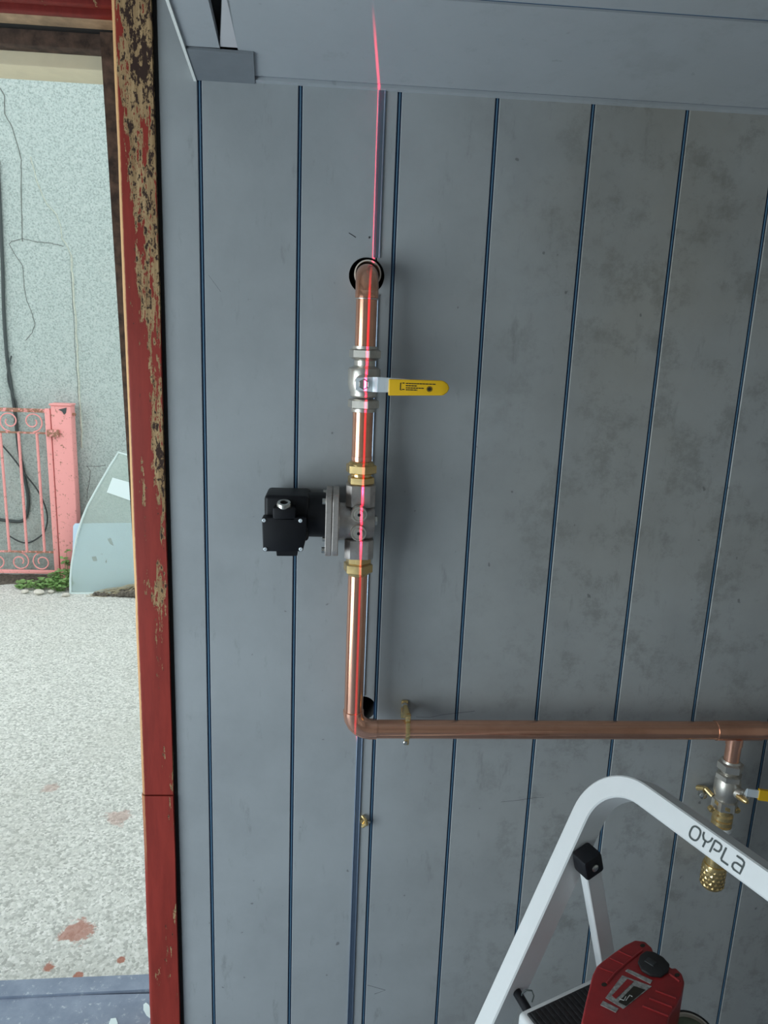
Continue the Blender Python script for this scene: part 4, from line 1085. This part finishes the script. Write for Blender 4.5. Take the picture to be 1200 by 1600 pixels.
top_piece('vent_slot', [(1006, 1506), (1012, 1500), (1026, 1508), (1020, 1515)], 'tool_grey', 0.0062, bev=0.001)
for (a, c) in (((1024, 1548), (1056, 1560)), ((1014, 1560), (1050, 1574)), ((1004, 1572), (1044, 1588)), ((1046, 1522), (1062, 1534))):
    MB().tube([tp(*a, ZTt), tp(*c, ZTt)], 0.0018, 6).build('rib', M['tool_red'], hb)
top_piece('screw_hole', ell(1058, 1524, 4.0, 2.8, 0, 340, 14), 'ink', 0.0010)
top_piece('screw_hole', ell(1004, 1478, 4.0, 2.6, 0, 340, 14), 'ink', 0.0010)
top_piece('label', [(946, 1560), (972, 1525), (1018, 1542), (974, 1577)], 'label_grey', 0.0012)
top_piece('label_stripe', [(956, 1557), (980, 1531), (990, 1535), (962, 1562)], 'tool_red', 0.0018)
top_piece('label_panel', [(966, 1567), (990, 1542), (1008, 1548), (978, 1573)], 'ink', 0.0018)
for q in ([(968, 1561), (975, 1563), (978, 1557)], [(978, 1563), (984, 1555), (988, 1557)]):
    MB().tube([tp(u, v, ZTt + 0.0018) for u, v in q], 0.0006, 5).build('print', M['white_print'], hb)
top_piece('name_plate', [(977, 1518), (981, 1515), (1019, 1533), (1016, 1538)], 'label_grey', 0.0014)
top_piece('name_plate', [(938, 1571), (942, 1565), (966, 1577), (962, 1583)], 'label_grey', 0.0014)
top_piece('screw_hole', ell(944, 1539, 4.5, 3.0, 0, 340, 14), 'ink', 0.0010)
MB().tube([tp(u, v, ZTt) for u, v in ((948, 1537), (960, 1522), (980, 1504), (1004, 1485))], 0.0018, 8).build('seam_ridge', M['tool_red'], hb)
for (a, c) in (((936, 1512), (958, 1520)), ((952, 1497), (976, 1508)), ((966, 1486), (990, 1497))):
    MB().tube([tp(*a, ZTt), tp(*c, ZTt)], 0.0014, 6).build('rib', M['tool_red'], hb)
MB().prism([tp(u, v, ZTt - 0.012) for u, v in ((906, 1602), (912, 1584), (922, 1578), (940, 1581), (962, 1592), (966, 1606), (950, 1640), (910, 1640))], (0, 0, -0.07), 0.010, 3).build('nose', M['tool_grey'], tool, 50)
MB().prism([tp(u, v, ZTt - 0.07) for u, v in ((925, 1600), (960, 1560), (1010, 1545), (1050, 1560), (1030, 1620), (960, 1640))], (0, 0, -(ZTt - 0.07 - ZPL - 0.0034)), 0.006, 2).build('grip', M['tool_grey'], tool, 40)

# roll at the right end of the platform
rc_ = G(1080, 1612, ZPL + 0.04)
ro = thing('tape_roll', (rc_.x, rc_.y, ZPL + 0.0034), 'round roll with dark ribbed rim and dull green inside beside the red tool', 'tape roll')
MB().lathe([(0.030, 0), (0.034, 0.002), (0.034, 0.038), (0.0325, 0.0405), (0.030, 0.0405), (0.030, 0.0)], (rc_.x, rc_.y, ZPL + 0.0034), ax, 40, closed_ends=False).build('rim', M['rubber'], ro)
MB().lathe([(0.0298, 0), (0.0298, 0.0395), (0.027, 0.0395), (0.027, 0.0)], (rc_.x, rc_.y, ZPL + 0.0034), ax, 40, closed_ends=False).build('core', M['ring_white'], ro)
MB().lathe([(0.0268, 0), (0.0268, 0.034), (0.001, 0.036)], (rc_.x, rc_.y, ZPL + 0.0034), ax, 40).build('inside', M['green'], ro)
